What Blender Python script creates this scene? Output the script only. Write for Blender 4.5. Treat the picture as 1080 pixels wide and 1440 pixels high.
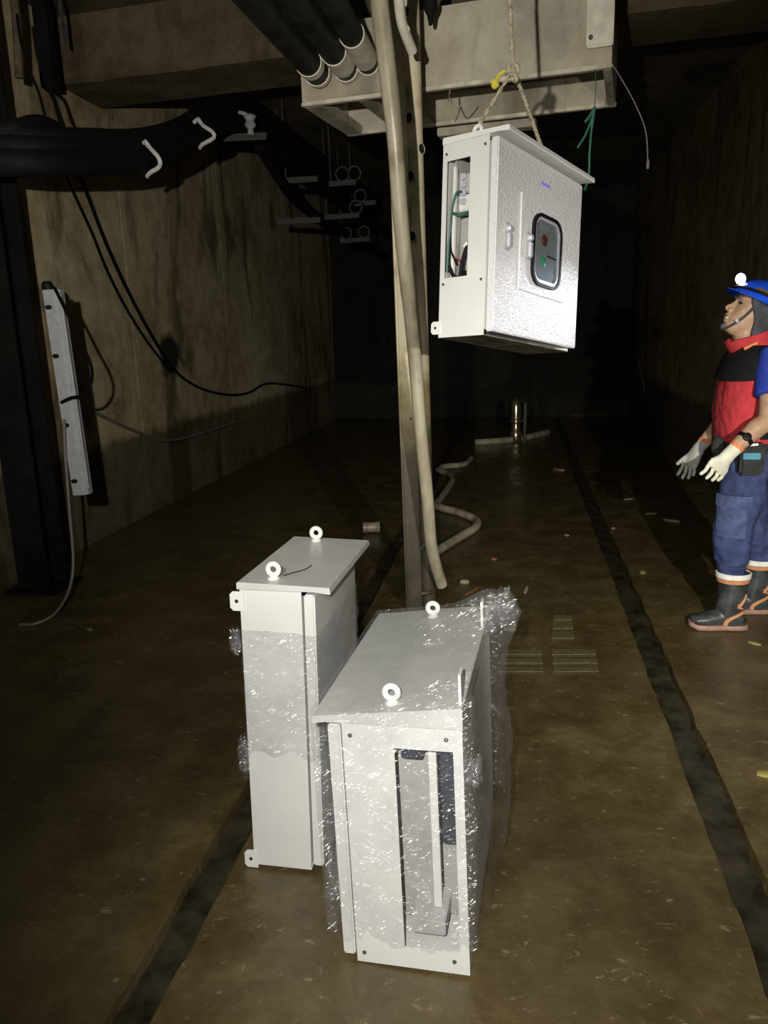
import bpy, bmesh, math, random
from mathutils import Vector, Matrix, noise
random.seed(7)
for o in list(bpy.data.objects): bpy.data.objects.remove(o, do_unlink=True)
scene = bpy.context.scene
COL = scene.collection
PI = math.pi

# ------------------------------------------------------------------ camera
F, CX, CY, CAMH = 1080.0, 540.0, 720.0, 1.45
_p, _a, _r = math.radians(13.3), math.radians(10.0), math.radians(1.7)
FW = Vector((-math.sin(_a)*math.cos(_p), math.cos(_a)*math.cos(_p), -math.sin(_p)))
_rt = Vector((math.cos(_a), math.sin(_a), 0)); _up = _rt.cross(FW)
RT = _rt*math.cos(_r) - _up*math.sin(_r)
UP = _up*math.cos(_r) + _rt*math.sin(_r)
CAM = Vector((0, 0, CAMH))
cam = bpy.data.cameras.new('camera'); camo = bpy.data.objects.new('camera', cam); COL.objects.link(camo)
cam.sensor_fit = 'VERTICAL'; cam.sensor_height = 36.0; cam.lens = 36.0*F/1440.0
cam.clip_start = 0.02; cam.clip_end = 100
camo.matrix_world = Matrix(((RT.x, UP.x, -FW.x, CAM.x), (RT.y, UP.y, -FW.y, CAM.y), (RT.z, UP.z, -FW.z, CAM.z), (0, 0, 0, 1)))
scene.camera = camo

# ------------------------------------------------------------------ world, exposure, lights
w = bpy.data.worlds.new('world'); scene.world = w; w.use_nodes = True
w.node_tree.nodes['Background'].inputs[0].default_value = (0.5, 0.6, 0.7, 1)
w.node_tree.nodes['Background'].inputs[1].default_value = 0.0
vs = scene.view_settings
vs.view_transform = 'Standard'; vs.look = 'None'; vs.gamma = 1.0; vs.use_curve_mapping = False
vs.exposure = 0.0

def light(name, kind, loc, target, power, color, size=0.03, spot=None, blend=1.0):
    l = bpy.data.lights.new(name, kind); o = bpy.data.objects.new(name, l); COL.objects.link(o)
    l.energy = power; l.color = color; o.location = loc
    if kind == 'AREA': l.size = size
    else: l.shadow_soft_size = size
    if kind == 'SPOT': l.spot_size = math.radians(spot); l.spot_blend = blend
    o.rotation_euler = (Vector(target)-Vector(loc)).to_track_quat('-Z', 'Y').to_euler()
    return o
# head torch of the photographer (a little left of and above the lens), the phone's own lamp, the open shaft overhead
light('head_torch_light', 'SPOT', (-0.33, -0.05, 1.72), (-1.75, 4.2, 2.55), 420, (1.0, 0.96, 0.87), 0.02, 92, 1.0)
light('phone_light', 'SPOT', (-0.07, 0.0, 1.50), (0.18, 1.9, 0.18), 262, (1.0, 0.975, 0.91), 0.01, 84, 1.0)
light('second_torch_light', 'SPOT', (0.85, 0.1, 1.60), (0.84, 3.8, 0.72), 520, (1.0, 0.955, 0.86), 0.02, 64, 1.0)   # a mate's torch, right of the viewer
light('shaft_light', 'SPOT', (-0.5, 2.95, 5.0), (-0.3, 2.95, 0), 60, (0.92, 1.0, 0.84), 0.03, 42, 0.6)

# ------------------------------------------------------------------ pixel to place helpers
def ray(x, y): return FW + RT*((x-CX)/F) - UP*((y-CY)/F)
def onz(x, y, z=0.0):
    d = ray(x, y); return CAM + d*((z-CAMH)/d.z)
def ony(x, y, Y):
    d = ray(x, y); return CAM + d*(Y/d.y)
def onx(x, y, X):
    d = ray(x, y); return CAM + d*(X/d.x)
def atd(x, y, depth): return CAM + ray(x, y)*depth

# ------------------------------------------------------------------ materials
def srgb(r, g, b):
    f = lambda c: (c/255/12.92) if c <= 10 else ((c/255+0.055)/1.055)**2.4
    return (f(r), f(g), f(b), 1)
class NT:
    def __init__(s, name):
        s.m = bpy.data.materials.new(name); s.m.use_nodes = True; s.t = s.m.node_tree; s.t.nodes.clear()
        s.out = s.n('ShaderNodeOutputMaterial')
    def n(s, kind, **kw):
        nd = s.t.nodes.new(kind)
        for k, v in kw.items():
            if k.startswith('i_'):
                nd.inputs[k[2:].replace('__', ' ')].default_value = v
            else: setattr(nd, k, v)
        return nd
    def l(s, a, b): s.t.links.new(a, b)
    def coord(s, scale=(1, 1, 1), rot=(0, 0, 0), world=False):
        mp = s.n('ShaderNodeMapping'); mp.inputs['Scale'].default_value = scale; mp.inputs['Rotation'].default_value = rot
        if world: s.l(s.n('ShaderNodeNewGeometry').outputs['Position'], mp.inputs[0])
        else: s.l(s.n('ShaderNodeTexCoord').outputs['Object'], mp.inputs[0])
        return mp.outputs[0]
    def noise(s, vec, scale, detail=6, rough=0.6, dist=0.0):
        nd = s.n('ShaderNodeTexNoise'); nd.inputs['Scale'].default_value = scale; nd.inputs['Detail'].default_value = detail
        nd.inputs['Roughness'].default_value = rough; nd.inputs['Distortion'].default_value = dist
        s.l(vec, nd.inputs['Vector']); return nd.outputs[0]
    def ramp(s, fac, stops):
        r = s.n('ShaderNodeValToRGB'); e = r.color_ramp.elements
        while len(e) < len(stops): e.new(0.5)
        for el, (p, c) in zip(e, stops):
            el.position = p; el.color = c if not isinstance(c, (int, float)) else (c, c, c, 1)
        s.l(fac, r.inputs[0]); return r.outputs[0]
    def mix(s, fac, a, b, mode='MIX'):
        m = s.n('ShaderNodeMix', data_type='RGBA', blend_type=mode)
        for sock, v in ((m.inputs[0], fac), (m.inputs[6], a), (m.inputs[7], b)):
            if hasattr(v, 'is_output'): s.l(v, sock)
            else: sock.default_value = v
        return m.outputs[2]
    def bump(s, h, strength, dist=0.01, normal=None):
        b = s.n('ShaderNodeBump'); b.inputs['Strength'].default_value = strength; b.inputs['Distance'].default_value = dist
        s.l(h, b.inputs['Height'])
        if normal is not None: s.l(normal, b.inputs['Normal'])
        return b.outputs[0]
    def bsdf(s, color, rough=0.5, metal=0.0, spec=0.5, normal=None, **kw):
        b = s.n('ShaderNodeBsdfPrincipled')
        for k, v in (('Base Color', color), ('Roughness', rough), ('Metallic', metal), ('Specular IOR Level', spec), ('Normal', normal)) + tuple(kw.items()):
            if v is None: continue
            if hasattr(v, 'is_output'): s.l(v, b.inputs[k])
            else: b.inputs[k].default_value = v
        return b
    def done(s, b): s.l(b.outputs[0], s.out.inputs[0]); return s.m

def plain(name, col, rough=0.5, metal=0.0, spec=0.5, var=0.12, scale=30, bump=0.05, bscale=90):
    t = NT(name); v = t.coord()
    n = t.noise(v, scale, 4)
    dark = tuple(c*(1-var*1.6) for c in col[:3])+(1,); lite = tuple(min(1, c*(1+var)) for c in col[:3])+(1,)
    c = t.ramp(n, [(0.3, dark), (0.7, lite)])
    nb = t.bump(t.noise(v, bscale, 3), bump, 0.004)
    return t.done(t.bsdf(c, rough, metal, spec, nb))

def concrete(name, dark, mid, lite, streak=0.6, tide=False, marks=False):
    t = NT(name); v = t.coord(world=True)
    n1 = t.noise(v, 1.1, 8, 0.62, 0.4); n2 = t.noise(v, 7, 8, 0.65)
    st = t.noise(t.coord((1.5, 1.5, 0.42), world=True), 1.3, 5, 0.6, 0.9)
    c = t.ramp(n1, [(0.32, dark), (0.5, mid), (0.68, lite)])
    c = t.mix(0.4, c, t.ramp(n2, [(0.35, dark), (0.65, lite)]))
    c = t.mix(t.ramp(st, [(0.54, 0.0), (0.64, streak)]), c, tuple(x*0.42 for x in dark[:3])+(1,))
    if tide:
        sx = t.n('ShaderNodeSeparateXYZ'); t.l(v, sx.inputs[0])
        ad = t.n('ShaderNodeMath', operation='MULTIPLY_ADD'); t.l(n2, ad.inputs[0]); ad.inputs[1].default_value = 0.12; t.l(sx.outputs[2], ad.inputs[2])
        k = t.ramp(ad.outputs[0], [(0.70, 0.72), (0.78, 0.0)])
        c = t.mix(k, c, (0.022, 0.014, 0.007, 1))
    if marks:
        for (pos, rad, col, am) in marks:
            d = t.n('ShaderNodeVectorMath', operation='DISTANCE'); t.l(v, d.inputs[0]); d.inputs[1].default_value = pos
            ad = t.n('ShaderNodeMath', operation='MULTIPLY_ADD'); t.l(n2, ad.inputs[0]); ad.inputs[1].default_value = rad*1.1; t.l(d.outputs['Value'], ad.inputs[2])
            k = t.ramp(ad.outputs[0], [(rad*1.3, am), (rad*1.75, 0.0)])
            c = t.mix(k, c, col)
    h = t.mix(0.5, n2, t.noise(v, 40, 5))
    return t.done(t.bsdf(c, 0.82, 0, 0.3, t.bump(h, 0.5, 0.015)))

M = {}
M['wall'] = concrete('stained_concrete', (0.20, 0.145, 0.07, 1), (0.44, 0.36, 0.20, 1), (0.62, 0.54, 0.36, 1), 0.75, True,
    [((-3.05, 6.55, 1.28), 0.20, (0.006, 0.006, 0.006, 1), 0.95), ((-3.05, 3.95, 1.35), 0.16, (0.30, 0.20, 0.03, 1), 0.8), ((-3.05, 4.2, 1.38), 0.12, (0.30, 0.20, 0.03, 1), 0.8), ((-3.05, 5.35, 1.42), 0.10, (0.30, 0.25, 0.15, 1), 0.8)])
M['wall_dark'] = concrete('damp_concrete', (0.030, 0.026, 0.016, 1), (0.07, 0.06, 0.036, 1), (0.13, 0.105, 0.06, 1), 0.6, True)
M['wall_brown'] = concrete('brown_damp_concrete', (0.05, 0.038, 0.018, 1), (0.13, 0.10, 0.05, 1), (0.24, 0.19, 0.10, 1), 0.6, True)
M['wall_far_dark'] = concrete('far_dark_concrete', (0.008, 0.007, 0.005, 1), (0.016, 0.014, 0.01, 1), (0.03, 0.026, 0.018, 1), 0.6)  # far wall: darkness of the distance put into the concrete colour
M['beam'] = concrete('beam_concrete', (0.045, 0.030, 0.014, 1), (0.085, 0.062, 0.032, 1), (0.17, 0.135, 0.085, 1), 0.5)
M['duct'] = concrete('limewashed_steel', (0.24, 0.205, 0.145, 1), (0.46, 0.41, 0.31, 1), (0.60, 0.56, 0.45, 1), 0.45)
M['duct_lip'] = plain('pale_lip', (0.62, 0.57, 0.45, 1), 0.7, 0, 0.3, 0.25, 10)
M['board'] = plain('formwork_board', (0.10, 0.082, 0.052, 1), 0.85, 0, 0.2, 0.35, 12, 0.4)
M['white'] = plain('white_enamel', (0.60, 0.60, 0.575, 1), 0.36, 0, 0.4, 0.025, 8, 0.03, 160)
M['shaded_lid'] = plain('shaded_lid_enamel', (0.50, 0.50, 0.485, 1), 0.32, 0, 0.4, 0.05, 8, 0.03, 160)  # same white enamel toned down, the lids' shade is in this colour
M['white_edge'] = plain('white_enamel_edge', (0.66, 0.66, 0.635, 1), 0.4, 0, 0.4, 0.02, 8, 0.03, 160)
def textured_paint():
    t = NT('orange_peel_enamel'); v = t.coord((1, 1, 2.2))
    b = t.bump(t.noise(v, 70, 3, 0.55, 0.5), 0.45, 0.011)
    return t.done(t.bsdf((0.62, 0.62, 0.64, 1), 0.22, 0, 0.5, b))
M['door_paint'] = textured_paint()
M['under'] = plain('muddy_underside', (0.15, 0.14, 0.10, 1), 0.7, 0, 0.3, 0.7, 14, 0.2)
M['dark_plastic'] = plain('black_plastic', (0.006, 0.006, 0.007, 1), 0.6, 0, 0.2, 0.2)
M['black_rubber'] = plain('black_rubber', (0.006, 0.006, 0.006, 1), 0.75, 0, 0.2, 0.25)
M['chrome'] = plain('chrome', (0.62, 0.63, 0.70, 1), 0.3, 0.45, 0.6, 0.05)
M['zinc'] = plain('zinc_plate', (0.42, 0.42, 0.41, 1), 0.45, 0.0, 0.5, 0.1)
M['grey_plate'] = plain('grey_mounting_plate', (0.36, 0.36, 0.34, 1), 0.5, 0, 0.4, 0.08)
M['navy_device'] = plain('slate_device', (0.035, 0.038, 0.055, 1), 0.5, 0, 0.4, 0.3, 20)
M['green_wire'] = plain('green_wire', (0.02, 0.10, 0.075, 1), 0.45)
M['red_wire'] = plain('red_wire', (0.35, 0.02, 0.02, 1), 0.45)
M['green_lamp'] = plain('green_button', (0.05, 0.5, 0.18, 1), 0.35)
M['red_lamp'] = plain('red_button', (0.22, 0.05, 0.04, 1), 0.35)
M['blue_print'] = plain('blue_print', (0.18, 0.16, 0.85, 1), 0.5)
M['hole'] = plain('dark_hole', (0.012, 0.012, 0.012, 1), 0.9)
M['rope'] = plain('hemp_rope', (0.42, 0.37, 0.26, 1), 0.9, 0, 0.1, 0.3, 60, 0.5)
M['yellow'] = plain('yellow_twine', (0.62, 0.52, 0.06, 1), 0.7)
M['green_cord'] = plain('green_twine', (0.03, 0.14, 0.095, 1), 0.6)
M['white_tie'] = plain('white_tie', (0.72, 0.72, 0.68, 1), 0.5)
M['pipe_black'] = plain('black_pipe', (0.02, 0.019, 0.016, 1), 0.55, 0, 0.4, 0.5, 8)
M['pipe_white'] = plain('white_tape', (0.80, 0.75, 0.62, 1), 0.6, 0, 0.3, 0.15, 14)
M['column'] = plain('tarred_steel', (0.006, 0.006, 0.0055, 1), 0.8, 0, 0.15, 0.4, 6)
M['fixture'] = plain('aluminium_fixture', (0.44, 0.455, 0.47, 1), 0.4, 0.2, 0.5, 0.1)
M['wire'] = plain('black_wire', (0.004, 0.004, 0.004, 1), 0.85, 0, 0.1)
M['grey_wire'] = plain('grey_wire', (0.16, 0.15, 0.14, 1), 0.6)
M['bracket'] = plain('galvanised_bracket', (0.075, 0.073, 0.062, 1), 0.6, 0.0, 0.4, 0.3)
M['mud'] = plain('wet_black_mud', (0.034, 0.029, 0.018, 1), 0.3, 0, 0.5, 0.5, 9, 0.8, 14)
M['debris'] = plain('pale_debris', (0.22, 0.19, 0.12, 1), 0.7)
M['debris_orange'] = plain('orange_debris', (0.22, 0.09, 0.035, 1), 0.6)
M['debris_yellow'] = plain('yellow_leaf', (0.25, 0.22, 0.05, 1), 0.6)
M['light_strip'] = plain('painted_light_tint', (0.105, 0.088, 0.042, 1), 0.35, 0, 0.5, 0.2)  # tint of the added floor strips that stand in for light
M['pump_metal'] = plain('wet_brass', (0.45, 0.40, 0.26, 1), 0.22, 0.9)

def hose_mat():
    t = NT('muddy_pale_hose'); v = t.coord(world=True)
    n = t.noise(t.coord((3, 3, 0.8), world=True), 3.0, 6, 0.6)
    c = t.ramp(n, [(0.3, (0.20, 0.17, 0.11, 1)), (0.55, (0.36, 0.325, 0.235, 1)), (0.75, (0.44, 0.41, 0.31, 1))])
    c = t.mix(t.ramp(t.noise(v, 4.2, 6, 0.6), [(0.56, 0.0), (0.70, 0.7)]), c, (0.13, 0.075, 0.035, 1))
    return t.done(t.bsdf(c, 0.38, 0, 0.5, t.bump(t.noise(v, 50, 4), 0.15, 0.005)))
M['hose'] = hose_mat()
def post_mat():
    t = NT('weathered_post'); v = t.coord(world=True)
    sx = t.n('ShaderNodeSeparateXYZ'); t.l(v, sx.inputs[0])
    n = t.noise(v, 9, 7, 0.65)
    ad = t.n('ShaderNodeMath', operation='MULTIPLY_ADD'); t.l(n, ad.inputs[0]); ad.inputs[1].default_value = 0.5; t.l(sx.outputs[2], ad.inputs[2])
    c = t.ramp(ad.outputs[0], [(0.0, (0.028, 0.023, 0.016, 1)), (0.85, (0.075, 0.06, 0.036, 1)), (0.97, (0.20, 0.165, 0.085, 1)), (1.0, (0.36, 0.32, 0.19, 1))])
    mr = t.n('ShaderNodeMapRange'); mr.inputs['From Max'].default_value = 1.75; t.l(ad.outputs[0], mr.inputs[0])
    r = t.ramp(mr.outputs[0], [(0.0, (0.026, 0.022, 0.016, 1)), (0.62, (0.06, 0.048, 0.03, 1)), (0.80, (0.26, 0.215, 0.11, 1)), (0.95, (0.64, 0.565, 0.40, 1))])
    rust = t.noise(v, 5, 6, 0.6)
    r = t.mix(t.ramp(rust, [(0.55, 0.0), (0.7, 0.55)]), r, (0.12, 0.07, 0.03, 1))
    return t.done(t.bsdf(r, 0.55, 0, 0.4, t.bump(n, 0.3, 0.01)))
M['post'] = post_mat()

def floor_mat():
    t = NT('wet_muddy_floor'); v = t.coord(world=True)
    big = t.noise(v, 0.9, 7, 0.6, 0.3); mid = t.noise(v, 4.5, 8, 0.68, 0.3); fine = t.noise(v, 38, 6, 0.7)
    c = t.ramp(mid, [(0.30, (0.044, 0.030, 0.011, 1)), (0.52, (0.086, 0.063, 0.026, 1)), (0.72, (0.138, 0.108, 0.050, 1))])
    c = t.mix(t.ramp(big, [(0.4, 0.0), (0.62, 0.55)]), c, (0.060, 0.041, 0.017, 1))
    c = t.mix(t.ramp(fine, [(0.58, 0.0), (0.74, 0.30)]), c, (0.20, 0.165, 0.10, 1))
    fl_ = t.noise(t.coord((1, 1.6, 1), world=True), 17, 6, 0.75, 0.4)
    c = t.mix(t.ramp(fl_, [(0.60, 0.0), (0.68, 0.62)]), c, (0.27, 0.225, 0.145, 1))
    rgh = t.ramp(t.mix(0.5, big, mid), [(0.40, 0.07), (0.53, 0.34), (0.66, 0.6)])
    h = t.mix(0.45, mid, fine)
    return t.done(t.bsdf(c, rgh, 0, 0.5, t.bump(h, 0.28, 0.02)))
M['floor'] = floor_mat()

def film_mat(name, base, dens):
    t = NT(name)
    v = t.coord((1, 1, 1), (0.5, 0.35, 0.2))
    def streak(rotv, sc, dist):
        m2 = t.n('ShaderNodeMapping'); m2.inputs['Scale'].default_value = sc
        t.l(t.coord((1, 1, 1), rotv), m2.inputs[0]); return t.noise(m2.outputs[0], 1.0, 2.5, 0.5, dist)
    w1 = streak((0.0, 0.45, 0.0), (9, 11, 52), 0.6)
    w2 = streak((0.30, 0.62, 0.3), (18, 18, 95), 0.5)
    w3 = streak((0.2, -0.3, 0.0), (7, 7, 16), 1.0)
    h = t.mix(0.30, w1, w2); h = t.mix(0.25, h, w3)
    nb = t.bump(h, 1.0, 0.12)
    tr = t.n('ShaderNodeBsdfTransparent'); tr.inputs[0].default_value = (0.995, 0.995, 1.0, 1)
    df = t.n('ShaderNodeBsdfDiffuse'); df.inputs[0].default_value = (0.85, 0.86, 0.90, 1)
    gl = t.n('ShaderNodeBsdfGlossy'); gl.inputs['Roughness'].default_value = 0.26; gl.inputs[0].default_value = (1, 1, 1, 1); t.l(nb, gl.inputs['Normal'])
    m1 = t.n('ShaderNodeMixShader'); m1.inputs[0].default_value = 0.82; t.l(df.outputs[0], m1.inputs[1]); t.l(gl.outputs[0], m1.inputs[2])
    k = t.ramp(t.noise(v, 9, 5, 0.6), [(0.35, base), (0.72, dens)])
    m2 = t.n('ShaderNodeMixShader'); t.l(k, m2.inputs[0]); t.l(tr.outputs[0], m2.inputs[1]); t.l(m1.outputs[0], m2.inputs[2])
    return t.done(m2)
M['film'] = film_mat('clear_stretch_film', 0.09, 0.20)
M['film_dense'] = film_mat('layered_stretch_film', 0.11, 0.26)
def glass_mat():
    t = NT('window_glass'); tr = t.n('ShaderNodeBsdfTransparent'); tr.inputs[0].default_value = (0.80, 0.83, 0.86, 1)
    gl = t.n('ShaderNodeBsdfGlossy'); gl.inputs['Roughness'].default_value = 0.08
    m = t.n('ShaderNodeMixShader'); m.inputs[0].default_value = 0.10; t.l(tr.outputs[0], m.inputs[1]); t.l(gl.outputs[0], m.inputs[2])
    return t.done(m)
M['glass'] = glass_mat()
# person
def skin_mat():
    t = NT('skin'); v = t.coord(); n = t.noise(v, 40, 4)
    c = t.ramp(n, [(0.3, (0.36, 0.22, 0.135, 1)), (0.7, (0.46, 0.30, 0.195, 1))])
    return t.done(t.bsdf(c, 0.5, 0, 0.4, t.bump(t.noise(v, 180, 2), 0.05, 0.002)))
M['skin'] = skin_mat()
def cloth(name, col, var=0.2, sc=22, b=0.35):
    t = NT(name); v = t.coord(); n = t.noise(v, sc, 6, 0.6, 0.4)
    c = t.ramp(n, [(0.3, tuple(x*(1-var) for x in col)+(1,)), (0.7, tuple(x*(1+var) for x in col)+(1,))])
    return t.done(t.bsdf(c, 0.9, 0, 0.15, t.bump(t.mix(0.3, t.noise(v, 14, 5, 0.6, 0.6), t.noise(v, 300, 2)), b, 0.02)))
M['red'] = cloth('red_vest_cloth', (0.50, 0.045, 0.055), 0.16)
M['black_cloth'] = cloth('black_cloth', (0.012, 0.012, 0.013))
M['blue_cloth'] = cloth('blue_shirt_cloth', (0.03, 0.055, 0.36))
M['denim'] = cloth('navy_denim', (0.052, 0.068, 0.16), 0.4, 16, 0.5)
M['denim2'] = cloth('worn_denim', (0.075, 0.095, 0.20), 0.35, 20, 0.5)
M['hood'] = cloth('dark_grey_cloth', (0.065, 0.068, 0.078), 0.3)
M['orange'] = plain('orange_trim', (0.75, 0.22, 0.08, 1), 0.6)
M['boot'] = plain('rubber_boot', (0.05, 0.055, 0.058, 1), 0.38, 0, 0.5, 0.5, 14, 0.1)
M['boot_orange'] = plain('orange_rubber', (0.55, 0.25, 0.12, 1), 0.5)
M['boot_sole'] = plain('pinkish_sole', (0.33, 0.20, 0.15, 1), 0.5)
M['boot_white'] = plain('white_boot_cuff', (0.8, 0.8, 0.74, 1), 0.6)
M['glove_white'] = cloth('cream_glove', (0.62, 0.62, 0.50), 0.08, 30, 0.2)
M['glove_grey'] = cloth('grey_coated_glove', (0.36, 0.37, 0.33), 0.2, 30, 0.25)
M['helmet'] = plain('blue_helmet', (0.012, 0.075, 0.62, 1), 0.22, 0, 0.5, 0.1)
M['helmet_mark'] = plain('olive_sticker', (0.10, 0.09, 0.03, 1), 0.6)
M['beard'] = plain('grey_stubble', (0.10, 0.10, 0.10, 1), 0.8)
M['eye'] = plain('eye_dark', (0.02, 0.015, 0.012, 1), 0.2)
M['teeth'] = plain('teeth', (0.7, 0.66, 0.58, 1), 0.35)
M['lip'] = plain('lips', (0.30, 0.13, 0.10, 1), 0.5)
M['teal'] = plain('teal_patch', (0.06, 0.24, 0.32, 1), 0.6)
M['pouch'] = cloth('charcoal_pouch', (0.035, 0.036, 0.036), 0.3)
def emit_mat():
    t = NT('lamp_lens'); e = t.n('ShaderNodeEmission'); e.inputs[0].default_value = (0.95, 0.97, 1, 1); e.inputs[1].default_value = 14
    return t.done(e)
M['lamp'] = emit_mat()

# ------------------------------------------------------------------ mesh helpers
class MB:
    def __init__(s, mat=None): s.v = []; s.f = []; s.T = mat or Matrix.Identity(4)
    def add(s, vs_, fs):
        b = len(s.v); s.v += [s.T @ Vector(p) for p in vs_]; s.f += [tuple(b+i for i in f) for f in fs]; return s
    def box(s, a, b, bev=0.0):
        a = Vector(a); b = Vector(b); lo = Vector(map(min, a, b)); hi = Vector(map(max, a, b))
        if bev <= 0:
            P = [(x, y, z) for x in (lo.x, hi.x) for y in (lo.y, hi.y) for z in (lo.z, hi.z)]
            return s.add(P, [(0, 1, 3, 2), (4, 6, 7, 5), (0, 4, 5, 1), (2, 3, 7, 6), (0, 2, 6, 4), (1, 5, 7, 3)])
        bm = bmesh.new(); bmesh.ops.create_cube(bm, size=1)
        for v in bm.verts: v.co = Vector(((v.co.x+.5)*(hi.x-lo.x)+lo.x, (v.co.y+.5)*(hi.y-lo.y)+lo.y, (v.co.z+.5)*(hi.z-lo.z)+lo.z))
        bmesh.ops.bevel(bm, geom=list(bm.edges), offset=bev, segments=2, affect='EDGES', clamp_overlap=True)
        bm.verts.index_update()
        s.add([v.co.copy() for v in bm.verts], [tuple(v.index for v in f.verts) for f in bm.faces]); bm.free(); return s
    def rings(s, rings, close=True, cap=True):
        n = len(rings[0]); P = [p for r in rings for p in r]; fs = []
        for i in range(len(rings)-1):
            for j in range(n if close else n-1):
                k = (j+1) % n
                fs.append((i*n+j, i*n+k, (i+1)*n+k, (i+1)*n+j))
        if cap:
            fs.append(tuple(reversed(range(n)))); fs.append(tuple((len(rings)-1)*n+j for j in range(n)))
        return s.add(P, fs)
    def tube(s, pts, rad, n=10, cap=True):
        pts = [Vector(p) for p in pts]; rr = rad if isinstance(rad, (list, tuple)) else [rad]*len(pts)
        rg = []; prev = None
        for i, p in enumerate(pts):
            t = (pts[min(i+1, len(pts)-1)]-pts[max(i-1, 0)]).normalized()
            if prev is None: a = t.orthogonal().normalized()
            else: a = (prev - t*prev.dot(t)).normalized()
            prev = a; b = t.cross(a)
            rg.append([p + (a*math.cos(2*PI*k/n)+b*math.sin(2*PI*k/n))*rr[i] for k in range(n)])
        return s.rings(rg, True, cap)
    def torus(s, c, ax, R, r, n=24, m=10):
        c = Vector(c); ax = Vector(ax).normalized(); a = ax.orthogonal().normalized(); b = ax.cross(a); P = []; fs = []
        for i in range(n):
            d = a*math.cos(2*PI*i/n)+b*math.sin(2*PI*i/n)
            for j in range(m):
                P.append(c+d*(R+r*math.cos(2*PI*j/m))+ax*(r*math.sin(2*PI*j/m)))
        for i in range(n):
            for j in range(m):
                fs.append((i*m+j, ((i+1) % n)*m+j, ((i+1) % n)*m+(j+1) % m, i*m+(j+1) % m))
        return s.add(P, fs)
    def cyl(s, p, q, r0, r1=None, n=16):
        return s.tube([p, q], [r0, r0 if r1 is None else r1], n)
    def lathe(s, c, ax, prof, n=20):
        c = Vector(c); ax = Vector(ax).normalized(); a = ax.orthogonal().normalized(); b = ax.cross(a)
        return s.rings([[c+ax*h+(a*math.cos(2*PI*k/n)+b*math.sin(2*PI*k/n))*max(r, 1e-4) for k in range(n)] for h, r in prof])
    def prism(s, poly, off):
        n = len(poly); off = Vector(off)
        return s.rings([[Vector(p) for p in poly], [Vector(p)+off for p in poly]])
    def ellipsoid(s, c, rx, ry, rz, R=None, n=20, m=12):
        c = Vector(c); rg = []
        for i in range(1, m):
            a = -PI/2+PI*i/m
            ring = []
            for k in range(n):
                p = Vector((rx*math.cos(a)*math.cos(2*PI*k/n), ry*math.cos(a)*math.sin(2*PI*k/n), rz*math.sin(a)))
                ring.append(c+(R@p if R else p))
            rg.append(ring)
        return s.rings(rg)
    def build(s, name, mat, parent=None, smooth=True, angle=35, fix=True):
        me = bpy.data.meshes.new(name)
        lo = Vector((min(p[i] for p in s.v) for i in range(3))); hi = Vector((max(p[i] for p in s.v) for i in range(3)))
        c = (lo+hi)/2
        me.from_pydata([tuple(p-c) for p in s.v], [], s.f); me.validate(); 
        if fix:
            bm = bmesh.new(); bm.from_mesh(me); bmesh.ops.recalc_face_normals(bm, faces=bm.faces); bm.to_mesh(me); bm.free()
        if smooth:
            me.shade_smooth(); me.set_sharp_from_angle(angle=math.radians(angle))
        me.materials.append(M[mat] if isinstance(mat, str) else mat)
        o = bpy.data.objects.new(name, me); COL.objects.link(o); o.location = c
        if parent is not None: attach(o, parent)
        return o
def world_of(o):
    m = o.matrix_parent_inverse @ Matrix.LocRotScale(o.location, o.rotation_euler, o.scale) if o.parent else Matrix.LocRotScale(o.location, o.rotation_euler, o.scale)
    return world_of(o.parent) @ m if o.parent else m
def attach(o, parent):
    o.parent = parent; o.matrix_parent_inverse = world_of(parent).inverted()
def tag(o, label, cat, group=None, kind=None):
    if label: o['label'] = label
    if cat: o['category'] = cat
    if group: o['group'] = group
    if kind: o['kind'] = kind
    return o
def struct(o, label=None, cat=None):
    o['kind'] = 'structure'
    if label: o['label'] = label
    if cat: o['category'] = cat
    return o
def thing(name, loc, label, cat, group=None):
    e = bpy.data.objects.new(name, None); e.empty_display_size = 0.1; COL.objects.link(e); e.location = Vector(loc)
    return tag(e, label, cat, group)
def spline(pts, per=8):
    pts = [Vector(p) for p in pts]; out = []
    for i in range(len(pts)-1):
        p0 = pts[max(i-1, 0)]; p1 = pts[i]; p2 = pts[i+1]; p3 = pts[min(i+2, len(pts)-1)]
        for k in range(per):
            t = k/per
            out.append(0.5*((2*p1)+(-p0+p2)*t+(2*p0-5*p1+4*p2-p3)*t*t+(-p0+3*p1-3*p2+p3)*t**3))
    out.append(pts[-1]); return out
def remeshed(mb, name, mat, parent, voxel, smooth_it=4, disp=None):
    me = bpy.data.meshes.new('tmp'); me.from_pydata([tuple(p) for p in mb.v], [], mb.f)
    bm = bmesh.new(); bm.from_mesh(me); bmesh.ops.recalc_face_normals(bm, faces=bm.faces); bm.to_mesh(me); bm.free()
    o = bpy.data.objects.new('tmp', me); COL.objects.link(o)
    r = o.modifiers.new('r', 'REMESH'); r.mode = 'VOXEL'; r.voxel_size = voxel
    if smooth_it:
        s_ = o.modifiers.new('s', 'SMOOTH'); s_.factor = 0.5; s_.iterations = smooth_it
    dg = bpy.context.evaluated_depsgraph_get(); e = o.evaluated_get(dg).to_mesh()
    V = [v.co.copy() for v in e.vertices]; NN = [v.normal.copy() for v in e.vertices]; Fs = [tuple(p.vertices) for p in e.polygons]
    bpy.data.objects.remove(o, do_unlink=True); bpy.data.meshes.remove(me)
    out = MB()
    if disp: V = [v+n*disp(v) for v, n in zip(V, NN)]
    out.v = V; out.f = Fs
    return out.build(name, mat, parent, True, 180, fix=False)

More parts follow.
